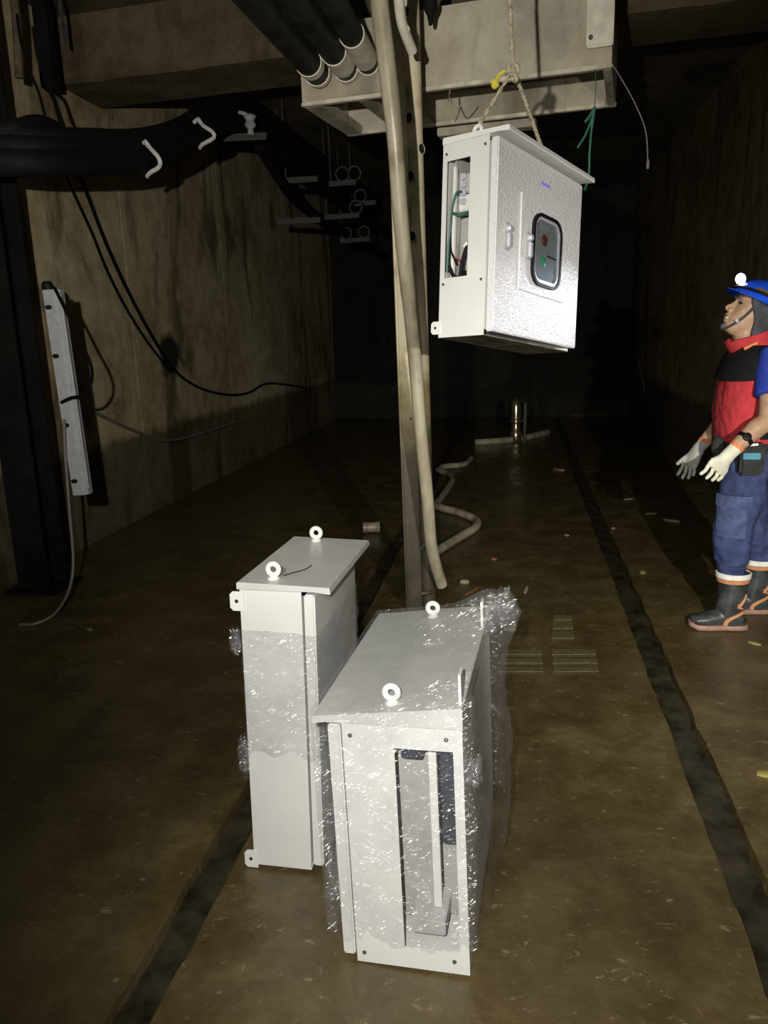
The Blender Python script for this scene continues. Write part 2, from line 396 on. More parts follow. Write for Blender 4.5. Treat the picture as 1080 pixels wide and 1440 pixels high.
# ------------------------------------------------------------------ the room
XL, XR, YB, YF, ZC = -3.05, 1.75, 12.9, -2.2, 3.5
def build_floor():
    groove = [(-0.82, 0.05), (0.615, 0.055)]
    rows = []; y = YF
    while y < YB: rows.append(y); y += 0.06 if y < 5 else 0.14
    rows.append(YB)
    def e(seed, y): return 0.010*noise.noise(Vector((seed, y*5, 0)))+0.006*noise.noise(Vector((seed, y*19, 3)))
    mb = MB(); rg = []
    for y in rows:
        xs = []
        for gi, (gx, hw) in enumerate(groove):
            a = gx-hw+e(gi*7.1, y); b = gx+hw+e(gi*7.1+3, y)
            xs.append((a, b))
        line = []
        def flat(x0, x1, n):
            for k in range(n+1):
                x = x0+(x1-x0)*k/n
                line.append(Vector((x, y, 0.004*noise.noise(Vector((x*1.7, y*1.7, 9))) if 0 < k < n else 0)))
        flat(XL, xs[0][0], 10); line += [Vector((xs[0][0]+0.006, y, -0.045)), Vector((xs[0][1]-0.006, y, -0.045))]
        flat(xs[0][1], xs[1][0], 8); line += [Vector((xs[1][0]+0.006, y, -0.045)), Vector((xs[1][1]-0.006, y, -0.045))]
        flat(xs[1][1], XR, 6)
        rg.append(line)
    mb.rings(rg, False, False)
    fl = mb.build('floor', 'floor', None, True, 40, fix=False)
    struct(fl, 'wet muddy brown concrete floor with two long drain grooves', 'floor')
    for gx, hw in groove:
        m2 = MB(); rg = []
        for y in rows:
            rg.append([Vector((gx-hw-0.012+2*(hw+0.012)*k/4, y, -0.028+0.012*noise.noise(Vector((gx+k, y*4, 1))))) for k in range(5)])
        m2.rings(rg, False, False); m2.build('groove_mud', 'mud', fl, True, 60, fix=False)
build_floor()

def slab(name, a, b, mat, label, cat):
    return struct(MB().box(a, b).build(name, mat, None, False), label, cat)
wl = slab('wall_left', (XL-0.3, YF, -0.1), (XL-0.02, YB, ZC+0.1), 'wall', 'tall stained brown concrete wall behind the hanging cables', 'wall')
ys = [YF, -0.2, 1.9, 3.85, 5.9, 8.0, 10.1, YB]
for i in range(len(ys)-1):
    off = (0.012, 0.011, 0.010, 0.008, 0.006, 0.003, 0.0)[i]
    MB().box((XL-0.02, ys[i]+0.004, -0.05), (XL+off, ys[i+1]-0.004, ZC+0.05), 0.004).build('concrete_panel', 'wall', wl)
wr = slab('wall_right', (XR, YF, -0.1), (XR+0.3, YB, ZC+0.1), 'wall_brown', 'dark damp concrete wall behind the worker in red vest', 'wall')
wb = slab('wall_back', (XL-0.3, YB, -0.1), (XR+0.3, YB+0.3, ZC+0.1), 'wall_far_dark', 'far end wall lost in darkness', 'wall')
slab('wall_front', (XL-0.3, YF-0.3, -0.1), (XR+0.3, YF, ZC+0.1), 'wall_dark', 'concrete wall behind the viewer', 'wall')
slab('baseboard_back', (0.84, YB-0.12, 0), (XR, YB, 0.06), 'wall_dark', 'low pale kerb along the far end wall', 'kerb')
# ceiling with an open hatch above the hanging cabinet
ox0, ox1, oy0, oy1 = -1.25, 0.45, 2.0, 3.75
cm = MB()
cm.box((XL-0.3, YF-0.3, ZC), (ox0, YB+0.3, ZC+0.3)).box((ox1, YF-0.3, ZC), (XR+0.3, YB+0.3, ZC+0.3))
cm.box((ox0, YF-0.3, ZC), (ox1, oy0, ZC+0.3)).box((ox0, oy1, ZC), (ox1, YB+0.3, ZC+0.3))
cm.box((ox0-0.1, oy0-0.1, ZC+0.3), (ox0, oy1+0.1, 5.3)).box((ox1, oy0-0.1, ZC+0.3), (ox1+0.1, oy1+0.1, 5.3))
cm.box((ox0, oy0-0.1, ZC+0.3), (ox1, oy0, 5.3)).box((ox0, oy1, ZC+0.3), (ox1, oy1+0.1, 5.3)).box((ox0-.1, oy0-.1, 5.3), (ox1+.1, oy1+.1, 5.4))
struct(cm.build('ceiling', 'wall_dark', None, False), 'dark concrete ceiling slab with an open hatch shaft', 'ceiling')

# cross beam: soffit at z = 3.1
ZBM = 3.1
bl, br = Vector((XL, 5.20, ZBM)), Vector((XR, 4.78, ZBM))
def build_beam():
    n = 70; mb = MB(); rg = []
    for i in range(n+1):
        t = i/n; p = bl.lerp(br, t)
        j = 0.02*noise.noise(Vector((t*22, 0, 0)))+0.012*noise.noise(Vector((t*70, 2, 0)))
        chip = 0.03*max(0, noise.noise(Vector((t*9, 5, 1)))) if t < 0.35 else 0.008
        rg.append([p+Vector((0, 0, ZC-ZBM)), p+Vector((0, 0, chip+0.03)), p+Vector((0, 0.02+chip+abs(j), 0.006+j*0.3)), p+Vector((0, 0.28, j*0.2)), p+Vector((0, 0.56+j*0.5, 0.0)), p+Vector((0, 0.57, ZC-ZBM))])
    mb.rings(rg, True, True)
    b = mb.build('trim_1', 'beam', None, True, 30)
    struct(b, 'brown concrete cross beam under the ceiling with a chipped lower edge', 'beam')
    ex = (br-bl).normalized(); nrm = Vector((ex.y, -ex.x, 0))
    x = -0.95
    while x < 0.42:
        t = (x-XL)/(XR-XL); p = bl.lerp(br, t); wd = random.uniform(0.04, 0.06)
        T = Matrix(((ex.x, -nrm.x, 0, p.x), (ex.y, -nrm.y, 0, p.y), (0, 0, 1, p.z), (0, 0, 0, 1)))
        MB(T).box((0, -0.004-random.random()*0.012, 0.03+random.random()*0.01), (wd-0.006, 0.01, ZC-ZBM), 0.002).build('board', 'board', b)
        x += wd
    return b
build_beam()

# ------------------------------------------------------------------ hanging duct frame (open-bottomed tray under the beam)
def build_duct():
    zb, zt = 2.6, 2.965
    A = onz(425, 150, zb); B = onz(860, 95, zb); Cc = onz(850, 155, zb); D = onz(470, 193, zb)
    ex = (B-A).normalized(); L = (B-A).length; ey = Vector((-ex.y, ex.x, 0)); W = 0.70
    T = Matrix(((ex.x, ey.x, 0, A.x), (ex.y, ey.y, 0, A.y), (0, 0, 1, 0), (0, 0, 0, 1)))
    root = thing('cable_duct', (A+B)/2+ey*W/2, 'pale limewashed steel duct frame, open underneath, hanging across the top', 'duct')
    t_ = 0.012
    MB(T).box((0, 0, zb+0.02), (L, t_, zt), 0.003).build('front_panel', 'duct', root)
    MB(T).box((0, W-t_, zb+0.02), (L, W, zt-0.07), 0.003).build('rear_panel', 'duct', root)
    for x in (0, L-t_): MB(T).box((x, t_+.001, zb+0.02), (x+t_, W-t_-.001, zt-0.04), 0.003).build('end_panel', 'duct', root)
    MB(T).box((0.02, 0.02, zb+0.20), (0.95, W-0.02, zb+0.215)).build('top_panel', 'duct', root)
    MB(T).box((1.12, 0.02, zb+0.20), (L-0.02, W-0.02, zb+0.215)).build('top_panel', 'duct', root)
    # bottom lips
    MB(T).box((-0.004, -0.004, zb), (L+0.004, 0.03, zb+0.019), 0.003).build('lower_lip', 'duct_lip', root)
    MB(T).box((-0.004, W-0.03, zb), (L+0.004, W+0.004, zb+0.019), 0.003).build('lower_lip', 'duct_lip', root)
    for x, wd in ((0, 0.10), (0.30, 0.045), (L-0.04, 0.04)):
        MB(T).box((x, 0.031, zb), (x+wd, W-0.031, zb+0.05), 0.003).build('cross_member', 'duct', root)
    MB(T).box((0.55, W+0.005, zb-0.05), (1.12, W+0.10, zb-0.005), 0.004).build('rear_ledge', 'duct', root)
    # hanger plate at right, coming down past the front face
    p0 = ony(845, 0, 4.0); 
    MB(T).box((L-0.115, -0.035, zb+0.085), (L+0.005, -0.006, ZC+0.02), 0.006).build('hanger_plate', 'pipe_white', root)
    MB(T).cyl((L-0.095, -0.045, zb+0.125), (L-0.095, -0.02, zb+0.125), 0.010).build('bolt', 'bracket', root)
    return T, L, W
DUCT_T, DUCT_L, DUCT_W = build_duct()

# ------------------------------------------------------------------ cabinets
def place(o, X, Y, Z):
    return Matrix(((X.x, Y.x, Z.x, o.x), (X.y, Y.y, Z.y, o.y), (X.z, Y.z, Z.z, o.z), (0, 0, 0, 1)))
def rot(rx, ry, rz):
    return Matrix.Rotation(rz, 3, 'Z') @ Matrix.Rotation(ry, 3, 'Y') @ Matrix.Rotation(rx, 3, 'X')
def frame_plate(mb, side_x, th, y0, y1, z0, z1, hy0, hy1, hz0, hz1):
    for a, b, c, d in ((y0, hy0, z0, z1), (hy1, y1, z0, z1), (hy0, hy1, z0, hz0), (hy0, hy1, hz1, z1)):
        mb.box((side_x, a, c), (side_x+th, b, d))
def eye_bolt(T, root, x, y, z):
    b = MB(T).lathe((x, y, z), (0, 0, 1), [(0, 0.016), (0.004, 0.016), (0.007, 0.011), (0.010, 0.009), (0.014, 0.008)], 18)
    b.torus((x, y, z+0.026), (1, 0, 0), 0.0145, 0.0072, 28, 12)
    return b.build('eye_bolt', 'white_edge', root, True, 50)
def mount_tab(T, root, x, dirx, D, z, h=0.05):
    # flat foot with a hole sticking out behind the back panel, flush with the side
    th = 0.004; y0, y1 = D-0.008, D+0.030
    poly = [(x, y0, z), (x, y1-0.008, z), (x, y1, z+0.008), (x, y1, z+h-0.008), (x, y1-0.008, z+h), (x, y0, z+h)]
    o = MB(T).prism(poly, (th*dirx, 0, 0)).build('mounting_tab', 'white_edge', root)
    MB(T).cyl((x-0.0008*dirx, y1-0.018, z+h/2), (x+(th+0.0008)*dirx, y1-0.018, z+h/2), 0.005, n=12).build('bolt_hole', 'hole', o)
def cabinet(root, T, W, D, H, ov, drop, cut=None, cut_side=0, lidex=(0.012, 0.012), door_mat='white', bottom='white', lid_mat='shaded_lid'):
    th = 0.003; ds = 0.034; hb = H-drop-0.014
    b = MB(T)
    b.box((0, D-th, 0), (W, D, hb))                             # back
    for sx in (0, 1):
        x = 0 if sx == 0 else W-th
        if cut and cut_side == sx: frame_plate(b, x, th, ds, D-th, 0, hb, *cut)
        else: b.box((x, ds, 0), (x+th, D-th, hb))
    b.box((th, ds, hb-th), (W-th, D-th, hb))                    # top
    b.box((th, ds, 0.02), (th+0.02, ds+th, hb-0.02)).box((W-th-0.02, ds, 0.02), (W-th, ds+th, hb-0.02))
    b.build('body', 'white', root, True, 30)
    MB(T).box((th, ds, 0), (W-th, D-th, th)).build('bottom_panel', bottom, root, False)
    door = MB(T).box((0.002, 0, 0.012), (W-0.002, 0.029, hb-0.012), 0.004).build('door', door_mat, root)
    # sloping rain lid
    prof = [(-ov, H-drop-0.016), (-ov, H-drop), (D+0.002, H), (D+0.002, H-drop-0.013), (-ov+0.004, H-drop-0.018)]
    prof = [(-ov, H-drop-0.014), (-ov+0.003, H-drop), (D, H), (D+0.003, H-0.003), (D+0.003, H-drop-0.013), (0.0, H-drop-0.013), (-ov+0.003, H-drop-0.018)]
    MB(T).prism([(-lidex[0], y, z) for y, z in prof], (W+lidex[0]+lidex[1], 0, 0)).build('lid', lid_mat, root, True, 30)
    return door
def screw(T, root, x, y, z, s):
    MB(T).lathe((x, y, z), (s, 0, 0), [(0, 0.0052), (0.002, 0.0048), (0.003, 0.003)], 12).build('screw', 'bracket', root)

# --- wrapped cabinet with the open side, in front
Rn = rot(-0.011, -0.026, -0.055); exn, eyn, ezn = Rn.col[0].copy(), Rn.col[1].copy(), Rn.col[2].copy()
On = Vector((-0.091, 1.469, 0.010)); Wn, Dn, Hn, ovn, dn = 0.622, 0.30, 0.668, 0.031, 0.036
TNF = place(On, exn, eyn, ezn)                                   # x from the back panel (0) towards the door (-), y away from viewer
TN = place(On + exn*(-Dn) + eyn*Wn, -eyn, exn, ezn)              # cabinet frame
near = thing('electrical_cabinet', On+exn*(-Dn/2)+eyn*Wn/2, 'white cabinet wholly wrapped in clear film, with a tall slot in its near side', 'cabinet', 'white electrical cabinets')
cabinet(near, TN, Wn, Dn, Hn, ovn, dn, (0.150, 0.279, 0.055, 0.56), 1)
for y, z in ((0.052, 0.026), (0.265, 0.032), (0.052, 0.584), (0.265, 0.588)): screw(TN, near, Wn, y, z, 1)
eye_bolt(TN, near, Wn-0.032, 0.143, Hn-0.018); eye_bolt(TN, near, Wn-0.575, 0.146, Hn-0.018)
for x in (Wn-0.002, Wn-0.46):
    MB(TN).box((x-0.04, Dn-0.006, Hn-0.002), (x, Dn, Hn+0.07), 0.002).build('mounting_tab', 'white_edge', near)
MB(TN).box((Wn-0.128, 0.13, 0.04), (Wn-0.118, 0.222, 0.575), 0.002).build('mounting_plate', 'grey_plate', near)
MB(TN).box((Wn-0.150, 0.224, 0.04), (Wn-0.140, 0.29, 0.235), 0.002).build('mounting_plate', 'grey_plate', near)
MB(TN).box((Wn-0.10, 0.208, 0.10), (Wn-0.085, 0.226, 0.535), 0.002).build('support_rail', 'white_edge', near)
MB(TN).box((Wn-0.115, 0.150, 0.50), (Wn-0.06, 0.200, 0.575), 0.003).build('terminal_cover', 'navy_device', near)
MB(TN).box((0.10, 0.228, 0.245), (Wn-0.12, 0.285, 0.575), 0.004).build('inverter', 'navy_device', near)
MB(TN).box((Wn-0.16, 0.16, 0.06), (Wn-0.04, 0.24, 0.10), 0.003).build('cable_duct_cover', 'zinc', near)

def film_near():
    nA, nZ = 220, 84
    xs0, xs1, ys0, ys1 = -Dn-ovn, 0.004, -0.012, Wn+0.012
    P = 2*((xs1-xs0)+(ys1-ys0)); rad = 0.012
    def per(s):
        s = s % P; a = xs1-xs0; b = ys1-ys0
        if s < a: return Vector((xs0+s, ys0, 0)), Vector((0, -1, 0)), 0
        s -= a
        if s < b: return Vector((xs1, ys0+s, 0)), Vector((1, 0, 0)), 1
        s -= b
        if s < a: return Vector((xs1-s, ys1, 0)), Vector((0, 1, 0)), 2
        s -= a
        return Vector((xs0, ys1-s, 0)), Vector((-1, 0, 0)), 3
    def lidz(x): return Hn - dn*min(1, max(0, -x/(Dn+ovn)))
    def tent(x, y):
        h = 0
        for ty, hh in ((0.015, 0.072), (0.47, 0.072)):
            d = math.hypot(x*0.8, (y-ty)*1.1); h = max(h, hh*max(0, 1-d/0.19)**1.25)
        # the bag bunches up at the far corner
        h = max(h, 0.045*math.exp(-(((x-0.0)/0.07)**2+((y-0.60)/0.10)**2)))
        return h
    rows = []
    bottoms = [0.075+0.03*noise.noise(Vector((i*0.13, 0, 4)))+0.02*noise.noise(Vector((i*0.6, 0, 4))) for i in range(nA)]
    for j in range(nZ+1):
        t = j/nZ; row = []
        for i in range(nA):
            s = P*i/nA; p, n, side = per(s)
            ztop = lidz(p.x)+0.006+tent(p.x, p.y)
            z = bottoms[i]+(ztop-bottoms[i])*t
            base = (0.006, 0.016, 0.012, -0.012)[side]
            if side == 3: base = -0.020 if t < 0.9 else 0.006
            if side == 1:
                base += 0.05*math.exp(-((p.y-0.42)/0.22)**2)*math.exp(-((z-0.30)/0.30)**2)
                base += 0.055*math.exp(-((p.y-0.62)/0.12)**2)*math.exp(-((z-0.66)/0.10)**2)
            wr = 0.010*noise.noise(Vector((s*9, z*9, 2)))+0.006*noise.noise(Vector((s*30, z*22+s*14, 7)))+0.003*noise.noise(Vector((s*80, z*55+s*40, 1)))
            if side == 0: wr *= 0.45
            if t > 0.93: wr *= (1-t)/0.07
            q = p+n*(base+wr); q.z = z
            row.append(q)
        rows.append(row)
    mb = MB(TNF); mb.rings(rows, True, False)
    # top sheet
    nx, ny = 44, 70; g = []
    for b in range(ny+1):
        line = []
        for a in range(nx+1):
            x = xs0-0.004+(xs1+0.02-xs0)*a/nx; y = ys0-0.006+(ys1-ys0+0.018)*b/ny
            e = min(a, nx-a, b, ny-b)/4
            wv = 0.006*noise.noise(Vector((x*14, y*14, 3)))+0.004*noise.noise(Vector((x*45, y*30+x*25, 8)))
            line.append(Vector((x, y, lidz(x)+0.008+tent(x, y)+wv*min(1, e))))
        g.append(line)
    mb.rings(g, False, False)
    mb.build('plastic_wrap', 'film', near, True, 180, fix=False)
    # bunched tails of film
    def crumple(c, r, sc, seed):
        k = MB(TNF); n, m = 22, 14; rg = []
        for i in range(1, m):
            a = -PI/2+PI*i/m; ring = []
            for q in range(n):
                d = Vector((math.cos(a)*math.cos(2*PI*q/n), math.cos(a)*math.sin(2*PI*q/n), math.sin(a)))
                rr = r*(1+0.45*noise.noise(d*2.2+Vector((seed, 0, 0)))+0.25*noise.noise(d*6+Vector((0, seed, 0))))
                ring.append(Vector(c)+Vector((d.x*sc[0], d.y*sc[1], d.z*sc[2]))*rr)
            rg.append(ring)
        k.rings(rg, True, False)
        k.build('film_bunch', 'film_dense', near, True, 180, fix=False)
    crumple((0.035, 0.58, 0.670), 0.068, (0.8, 1, 0.85), 1.0)
    crumple((0.02, 0.03, 0.50), 0.035, (0.5, 1.3, 0.9), 2.3)
    crumple((-0.315, 0.05, 0.20), 0.05, (0.4, 1.2, 1.5), 4.1)
film_near()

# --- taller cabinet standing behind, wrapped round the middle
Rl = rot(-0.030, 0.009, -0.010); exl, eyl, ezl = Rl.col[0].copy(), Rl.col[1].copy(), Rl.col[2].copy()
Ol = Vector((-0.708, 1.767, 0.012)); Wl, Dl, Hl, ovl, dl = 0.48, 0.199, 0.822, 0.046, 0.006
TLF = place(Ol, exl, eyl, ezl)
TL = place(Ol+exl*Dl, eyl, -exl, ezl)
left = thing('electrical_cabinet', Ol+exl*Dl/2+eyl*Wl/2, 'tall narrow white steel cabinet with a band of clear film round its middle', 'cabinet', 'white electrical cabinets')
cabinet(left, TL, Wl, Dl, Hl, ovl, dl)
eye_bolt(TL, left, 0.035, 0.117, Hl-0.002); eye_bolt(TL, left, Wl-0.03, 0.115, Hl-0.002)
for z in (0.742, -0.008): mount_tab(TL, left, 0.0, -1, Dl-0.004, z, 0.052)
def film_left():
    xs0, xs1, ys0, ys1 = 0.0, Dl, 0.0, Wl; P = 2*(Dl+Wl); nA, nZ = 180, 50
    rows = []
    for j in range(nZ+1):
        t = j/nZ; row = []
        for i in range(nA):
            s = P*i/nA; u = s
            if u < Dl: p = Vector((u, 0, 0)); n = Vector((0, -1, 0))
            elif u < Dl+Wl: p = Vector((Dl, u-Dl, 0)); n = Vector((1, 0, 0))
            elif u < 2*Dl+Wl: p = Vector((Dl-(u-Dl-Wl), Wl, 0)); n = Vector((0, 1, 0))
            else: p = Vector((0, Wl-(u-2*Dl-Wl), 0)); n = Vector((-1, 0, 0))
            zt = 0.695+0.010*noise.noise(Vector((s*14, 0, 1)))-0.03*(u/Dl if u < Dl else 1)*0.3
            zb_ = 0.345+0.022*noise.noise(Vector((s*20, 0, 6)))
            z = zb_+(zt-zb_)*t
            off = 0.006+0.006*noise.noise(Vector((s*12, z*16, 2)))+0.004*noise.noise(Vector((s*50, z*45+s*20, 5)))
            if z < 0.45: off += 0.005*abs(noise.noise(Vector((s*25, z*90, 8))))
            q = p+n*max(off, 0.0015); q.z = z; row.append(q)
        rows.append(row)
    MB(TLF).rings(rows, True, False).build('plastic_wrap', 'film_dense', left, True, 180, fix=False)
    for c, r, sc, sd in (((-0.018, 0.0, 0.655), 0.028, (0.6, 0.6, 1.3), 3.0), ((-0.012, 0.0, 0.33), 0.035, (0.5, 0.6, 1.5), 6.0)):
        k = MB(TLF); n, m = 16, 12; rg = []
        for i in range(1, m):
            a = -PI/2+PI*i/m
            rg.append([Vector(c)+Vector((math.cos(a)*math.cos(2*PI*q/n)*sc[0], math.cos(a)*math.sin(2*PI*q/n)*sc[1], math.sin(a)*sc[2]))*r*(1+0.6*noise.noise(Vector((q*0.8, i*0.7, sd)))) for q in range(n)])
        k.rings(rg, True, False).build('film_bunch', 'film_dense', left, True, 180, fix=False)
film_left()
MB().tube(spline([TL@Vector((0.05, 0.095, Hl+0.003)), TL@Vector((0.075, 0.08, Hl+0.004)), TL@Vector((0.10, 0.055, Hl+0.006)), TL@Vector((0.125, 0.04, Hl+0.012))]), 0.0012, 5).build('wire_tail', 'wire', left)

# --- hanging cabinet
Rh = rot(-0.04, 0.127, 1.059); exh, eyh, ezh = Rh.col[0].copy(), Rh.col[1].copy(), Rh.col[2].copy()
Oh = Vector((-0.086, 2.698, 1.427)); Wh, Dh, Hh = 0.653, 0.221, 0.682
TH = place(Oh, exh, eyh, ezh)
hang = thing('electrical_cabinet', Oh+exh*Wh/2+eyh*Dh/2, 'white cabinet with window, hanging from a rope in mid-air', 'cabinet', 'white electrical cabinets')
door = cabinet(hang, TH, Wh, Dh, Hh, 0.042, 0.010, (0.108, 0.203, 0.205, 0.60), 0, (0.0, 0.018), 'door_paint', 'under', 'white_edge')
for y, z in ((0.050, 0.187), (0.206, 0.184), (0.050, 0.628), (0.206, 0.624)): screw(TH, hang, 0, y, z, -1)
mount_tab(TH, hang, 0.0, -1, Dh, 0.012, 0.045); mount_tab(TH, hang, Wh, 1, Dh, 0.012, 0.045)
eye_bolt(TH, hang, 0.06, 0.12, Hh-0.004); eye_bolt(TH, hang, Wh-0.06, 0.12, Hh-0.004)
# inner service flap with raised outline
MB(TH).box((0.162, -0.0058, 0.173), (0.511, 0.001, 0.503), 0.0015).build('service_flap', 'door_paint', door)
def rrect(x0, x1, z0, z1, r, y, n=7):
    out = []
    for cx, cz, a0 in ((x1-r, z1-r, 0), (x0+r, z1-r, 90), (x0+r, z0+r, 180), (x1-r, z0+r, 270)):
        for k in range(n+1):
            a = math.radians(a0+90*k/n); out.append(Vector((cx+r*math.cos(a), y, cz+r*math.sin(a))))
    return out
wx0, wx1, wz0, wz1 = 0.243, 0.458, 0.208, 0.456
def ringframe(mb, o, i, y0, y1):
    a = rrect(wx0-o, wx1+o, wz0-o, wz1+o, 0.055+o, y0); b = rrect(wx0-o, wx1+o, wz0-o, wz1+o, 0.055+o, y1)
    c = rrect(wx0+i, wx1-i, wz0+i, wz1-i, 0.055-i, y1); d = rrect(wx0+i, wx1-i, wz0+i, wz1-i, 0.055-i, y0)
    mb.rings([a, b, c, d, a], True, False)
wd = MB(TH); ringframe(wd, 0.004, 0.008, -0.006, -0.017); wd.build('window_gasket', 'dark_plastic', door)
wi = MB(TH); ringframe(wi, -0.0085, 0.019, -0.0062, -0.013); wi.build('window_rim', 'chrome', door)
# recessed instrument panel seen through the glass
MB(TH).prism(rrect(wx0+0.010, wx1-0.010, wz0+0.010, wz1-0.010, 0.045, -0.0064), (0, 0.0003, 0)).build('instrument_panel', 'grey_plate', door)
MB(TH).lathe((0.335, -0.0066, 0.372), (0, -1, 0), [(0, 0.020), (0.003, 0.020), (0.003, 0.013), (0.0045, 0.012)], 24).build('red_button', 'red_lamp', door)
MB(TH).lathe((0.335, -0.0066, 0.296), (0, -1, 0), [(0, 0.017), (0.003, 0.017), (0.0045, 0.011)], 24).build('green_button', 'green_lamp', door)
MB(TH).box((0.30, -0.0080, 0.405), (0.365, -0.0066, 0.430)).build('meter_face', 'zinc', door)
MB(TH).box((0.36, -0.0080, 0.318), (0.435, -0.0066, 0.324)).build('divider_strip', 'navy_device', door)
MB(TH).prism(rrect(wx0+0.006, wx1-0.006, wz0+0.006, wz1-0.006, 0.049, -0.0125), (0, 0.001, 0)).build('window_pane', 'glass', door)
for hx, z0, z1 in ((0.078, 0.292, 0.383), (0.218, 0.283, 0.378)):
    y0 = 0.0 if hx < 0.1 else -0.006
    h = MB(TH).box((hx-0.016, y0-0.003, z0), (hx+0.016, y0, z1), 0.002).build('handle_plate', 'zinc', hang)
    MB(TH).box((hx-0.011, y0-0.016, z0+0.006), (hx+0.011, y0-0.0035, z1-0.034), 0.004).build('handle_lever', 'chrome', h)
    MB(TH).lathe((hx, y0-0.003, z1-0.020), (0, -1, 0), [(0, 0.012), (0.010, 0.012), (0.014, 0.009)], 18).build('lock_barrel', 'chrome', h)
# small maker's mark: a grey dot and short blue lettering
mk = MB(TH).lathe((0.287, 0.0, 0.567), (0, -1, 0), [(0, 0.006), (0.0012, 0.0055)], 14).build('maker_mark', 'zinc', hang)
for i in range(5): MB(TH).box((0.308+i*0.013, -0.001, 0.566), (0.308+i*0.013+0.009, 0.0, 0.577-0.003*(i % 2))).build('blue_letter', 'blue_print', mk)
# inside the open slot
MB(TH).box((0.03, 0.185, 0.10), (Wh-0.05, 0.190, 0.62)).build('mounting_plate', 'grey_plate', hang)
MB(TH).box((0.012, 0.176, 0.205), (0.030, 0.186, 0.585), 0.003).build('cable_rail', 'white_edge', hang)
MB(TH).box((0.05, 0.115, 0.50), (0.16, 0.184, 0.565), 0.004).build('relay', 'zinc', hang)
MB(TH).box((0.05, 0.125, 0.44), (0.15, 0.184, 0.495), 0.004).build('relay', 'white_edge', hang)
for i in range(4): MB(TH).box((0.034, 0.150, 0.46+i*0.028), (0.048, 0.172, 0.48+i*0.028), 0.003).build('terminal', 'chrome', hang)
MB(TH).box((0.06, 0.10, 0.24), (0.22, 0.183, 0.42), 0.008).build('contactor', 'grey_plate', hang)
def tw(pts, r, m, nm, root): MB().tube(spline([TH@Vector(p) for p in pts]), r, 8).build(nm, m, root)
tw([(0.03, 0.160, 0.50), (0.012, 0.170, 0.49), (0.008, 0.182, 0.44), (0.008, 0.186, 0.38), (0.010, 0.196, 0.30), (0.012, 0.198, 0.23)], 0.0045, 'green_wire', 'wire', hang)
tw([(0.03, 0.155, 0.42), (0.008, 0.178, 0.425), (0.008, 0.150, 0.415), (0.03, 0.13, 0.425)], 0.005, 'green_wire', 'wire', hang)
tw([(0.010, 0.190, 0.36), (0.008, 0.182, 0.30), (0.010, 0.168, 0.27), (0.02, 0.164, 0.25)], 0.0035, 'black_rubber', 'wire', hang)
tw([(0.02, 0.168, 0.272), (0.022, 0.158, 0.268), (0.03, 0.15, 0.26)], 0.003, 'red_wire', 'wire', hang)
tw([(0.03, 0.110, 0.34), (0.012, 0.122, 0.30), (0.010, 0.134, 0.26), (0.012, 0.142, 0.22), (0.012, 0.150, 0.205), (0.012, 0.172, 0.212), (0.012, 0.190, 0.25)], 0.0065, 'black_rubber', 'wire', hang)
tw([(0.006, 0.114, 0.318), (0.006, 0.122, 0.312), (0.01, 0.130, 0.308)], 0.0055, 'white_tie', 'cable_tie', hang)

# ------------------------------------------------------------------ hoisting rope
def twist_rope(root, name, pts, r, mat='rope', strands=2, pitch=0.03):
    pts = [Vector(p) for p in pts]; mb = MB(); L = 0
    fr = []
    prev = None
    for i, p in enumerate(pts):
        t = (pts[min(i+1, len(pts)-1)]-pts[max(i-1, 0)]).normalized()
        a = t.orthogonal().normalized() if prev is None else (prev-t*prev.dot(t)).normalized(); prev = a
        if i: L += (p-pts[i-1]).length
        fr.append((p, a, t.cross(a), L))
    for k in range(strands):
        mb.tube([p+(a*math.cos(2*PI*(l/pitch+k/strands))+b*math.sin(2*PI*(l/pitch+k/strands)))*r*0.5 for p, a, b, l in fr], r*0.55, 6)
    return mb.build(name, mat, root, True, 80)
def dense(p, q, n=60): return [Vector(p).lerp(Vector(q), i/n) for i in range(n+1)]
YR = 2.95
kn = ony(722, 97, YR)
e1 = TH@Vector((0.06, 0.12, Hh+0.034)); e2 = TH@Vector((Wh-0.06, 0.12, Hh+0.034))
rope = thing('hoisting_rope', kn, 'pale twisted rope lifting the hanging cabinet by its two eye bolts', 'rope')
top = ony(716, -20, YR); top2 = top+Vector((0, 0, 2.0))
twist_rope(rope, 'main_line', dense(kn, top, 60)+dense(top+Vector((0, 0, .01)), top2, 120), 0.0075, pitch=0.025)
twist_rope(rope, 'sling_leg', dense(kn, e2, 90), 0.0085)
twist_rope(rope, 'sling_leg', dense(kn, e1, 60), 0.007, pitch=0.08)
MB().torus(kn, (0.3, -1, 0.2), 0.016, 0.009).torus(kn+Vector((0.004, 0, -0.024)), (1, 0.3, 0.5), 0.013, 0.009).torus(kn+Vector((-.01, 0, -0.012)), (0.2, 0.3, 1), 0.015, 0.008).build('knot', 'rope', rope)
yk = ony(696, 118, YR-0.02)
MB().tube(spline([kn, kn.lerp(yk, .5)+Vector((-.012, 0, .01)), yk]), 0.006, 8).torus(yk, (0.6, -0.2, 1), 0.012, 0.006).ellipsoid(yk, 0.014, 0.014, 0.017).build('yellow_tie', 'yellow', rope)

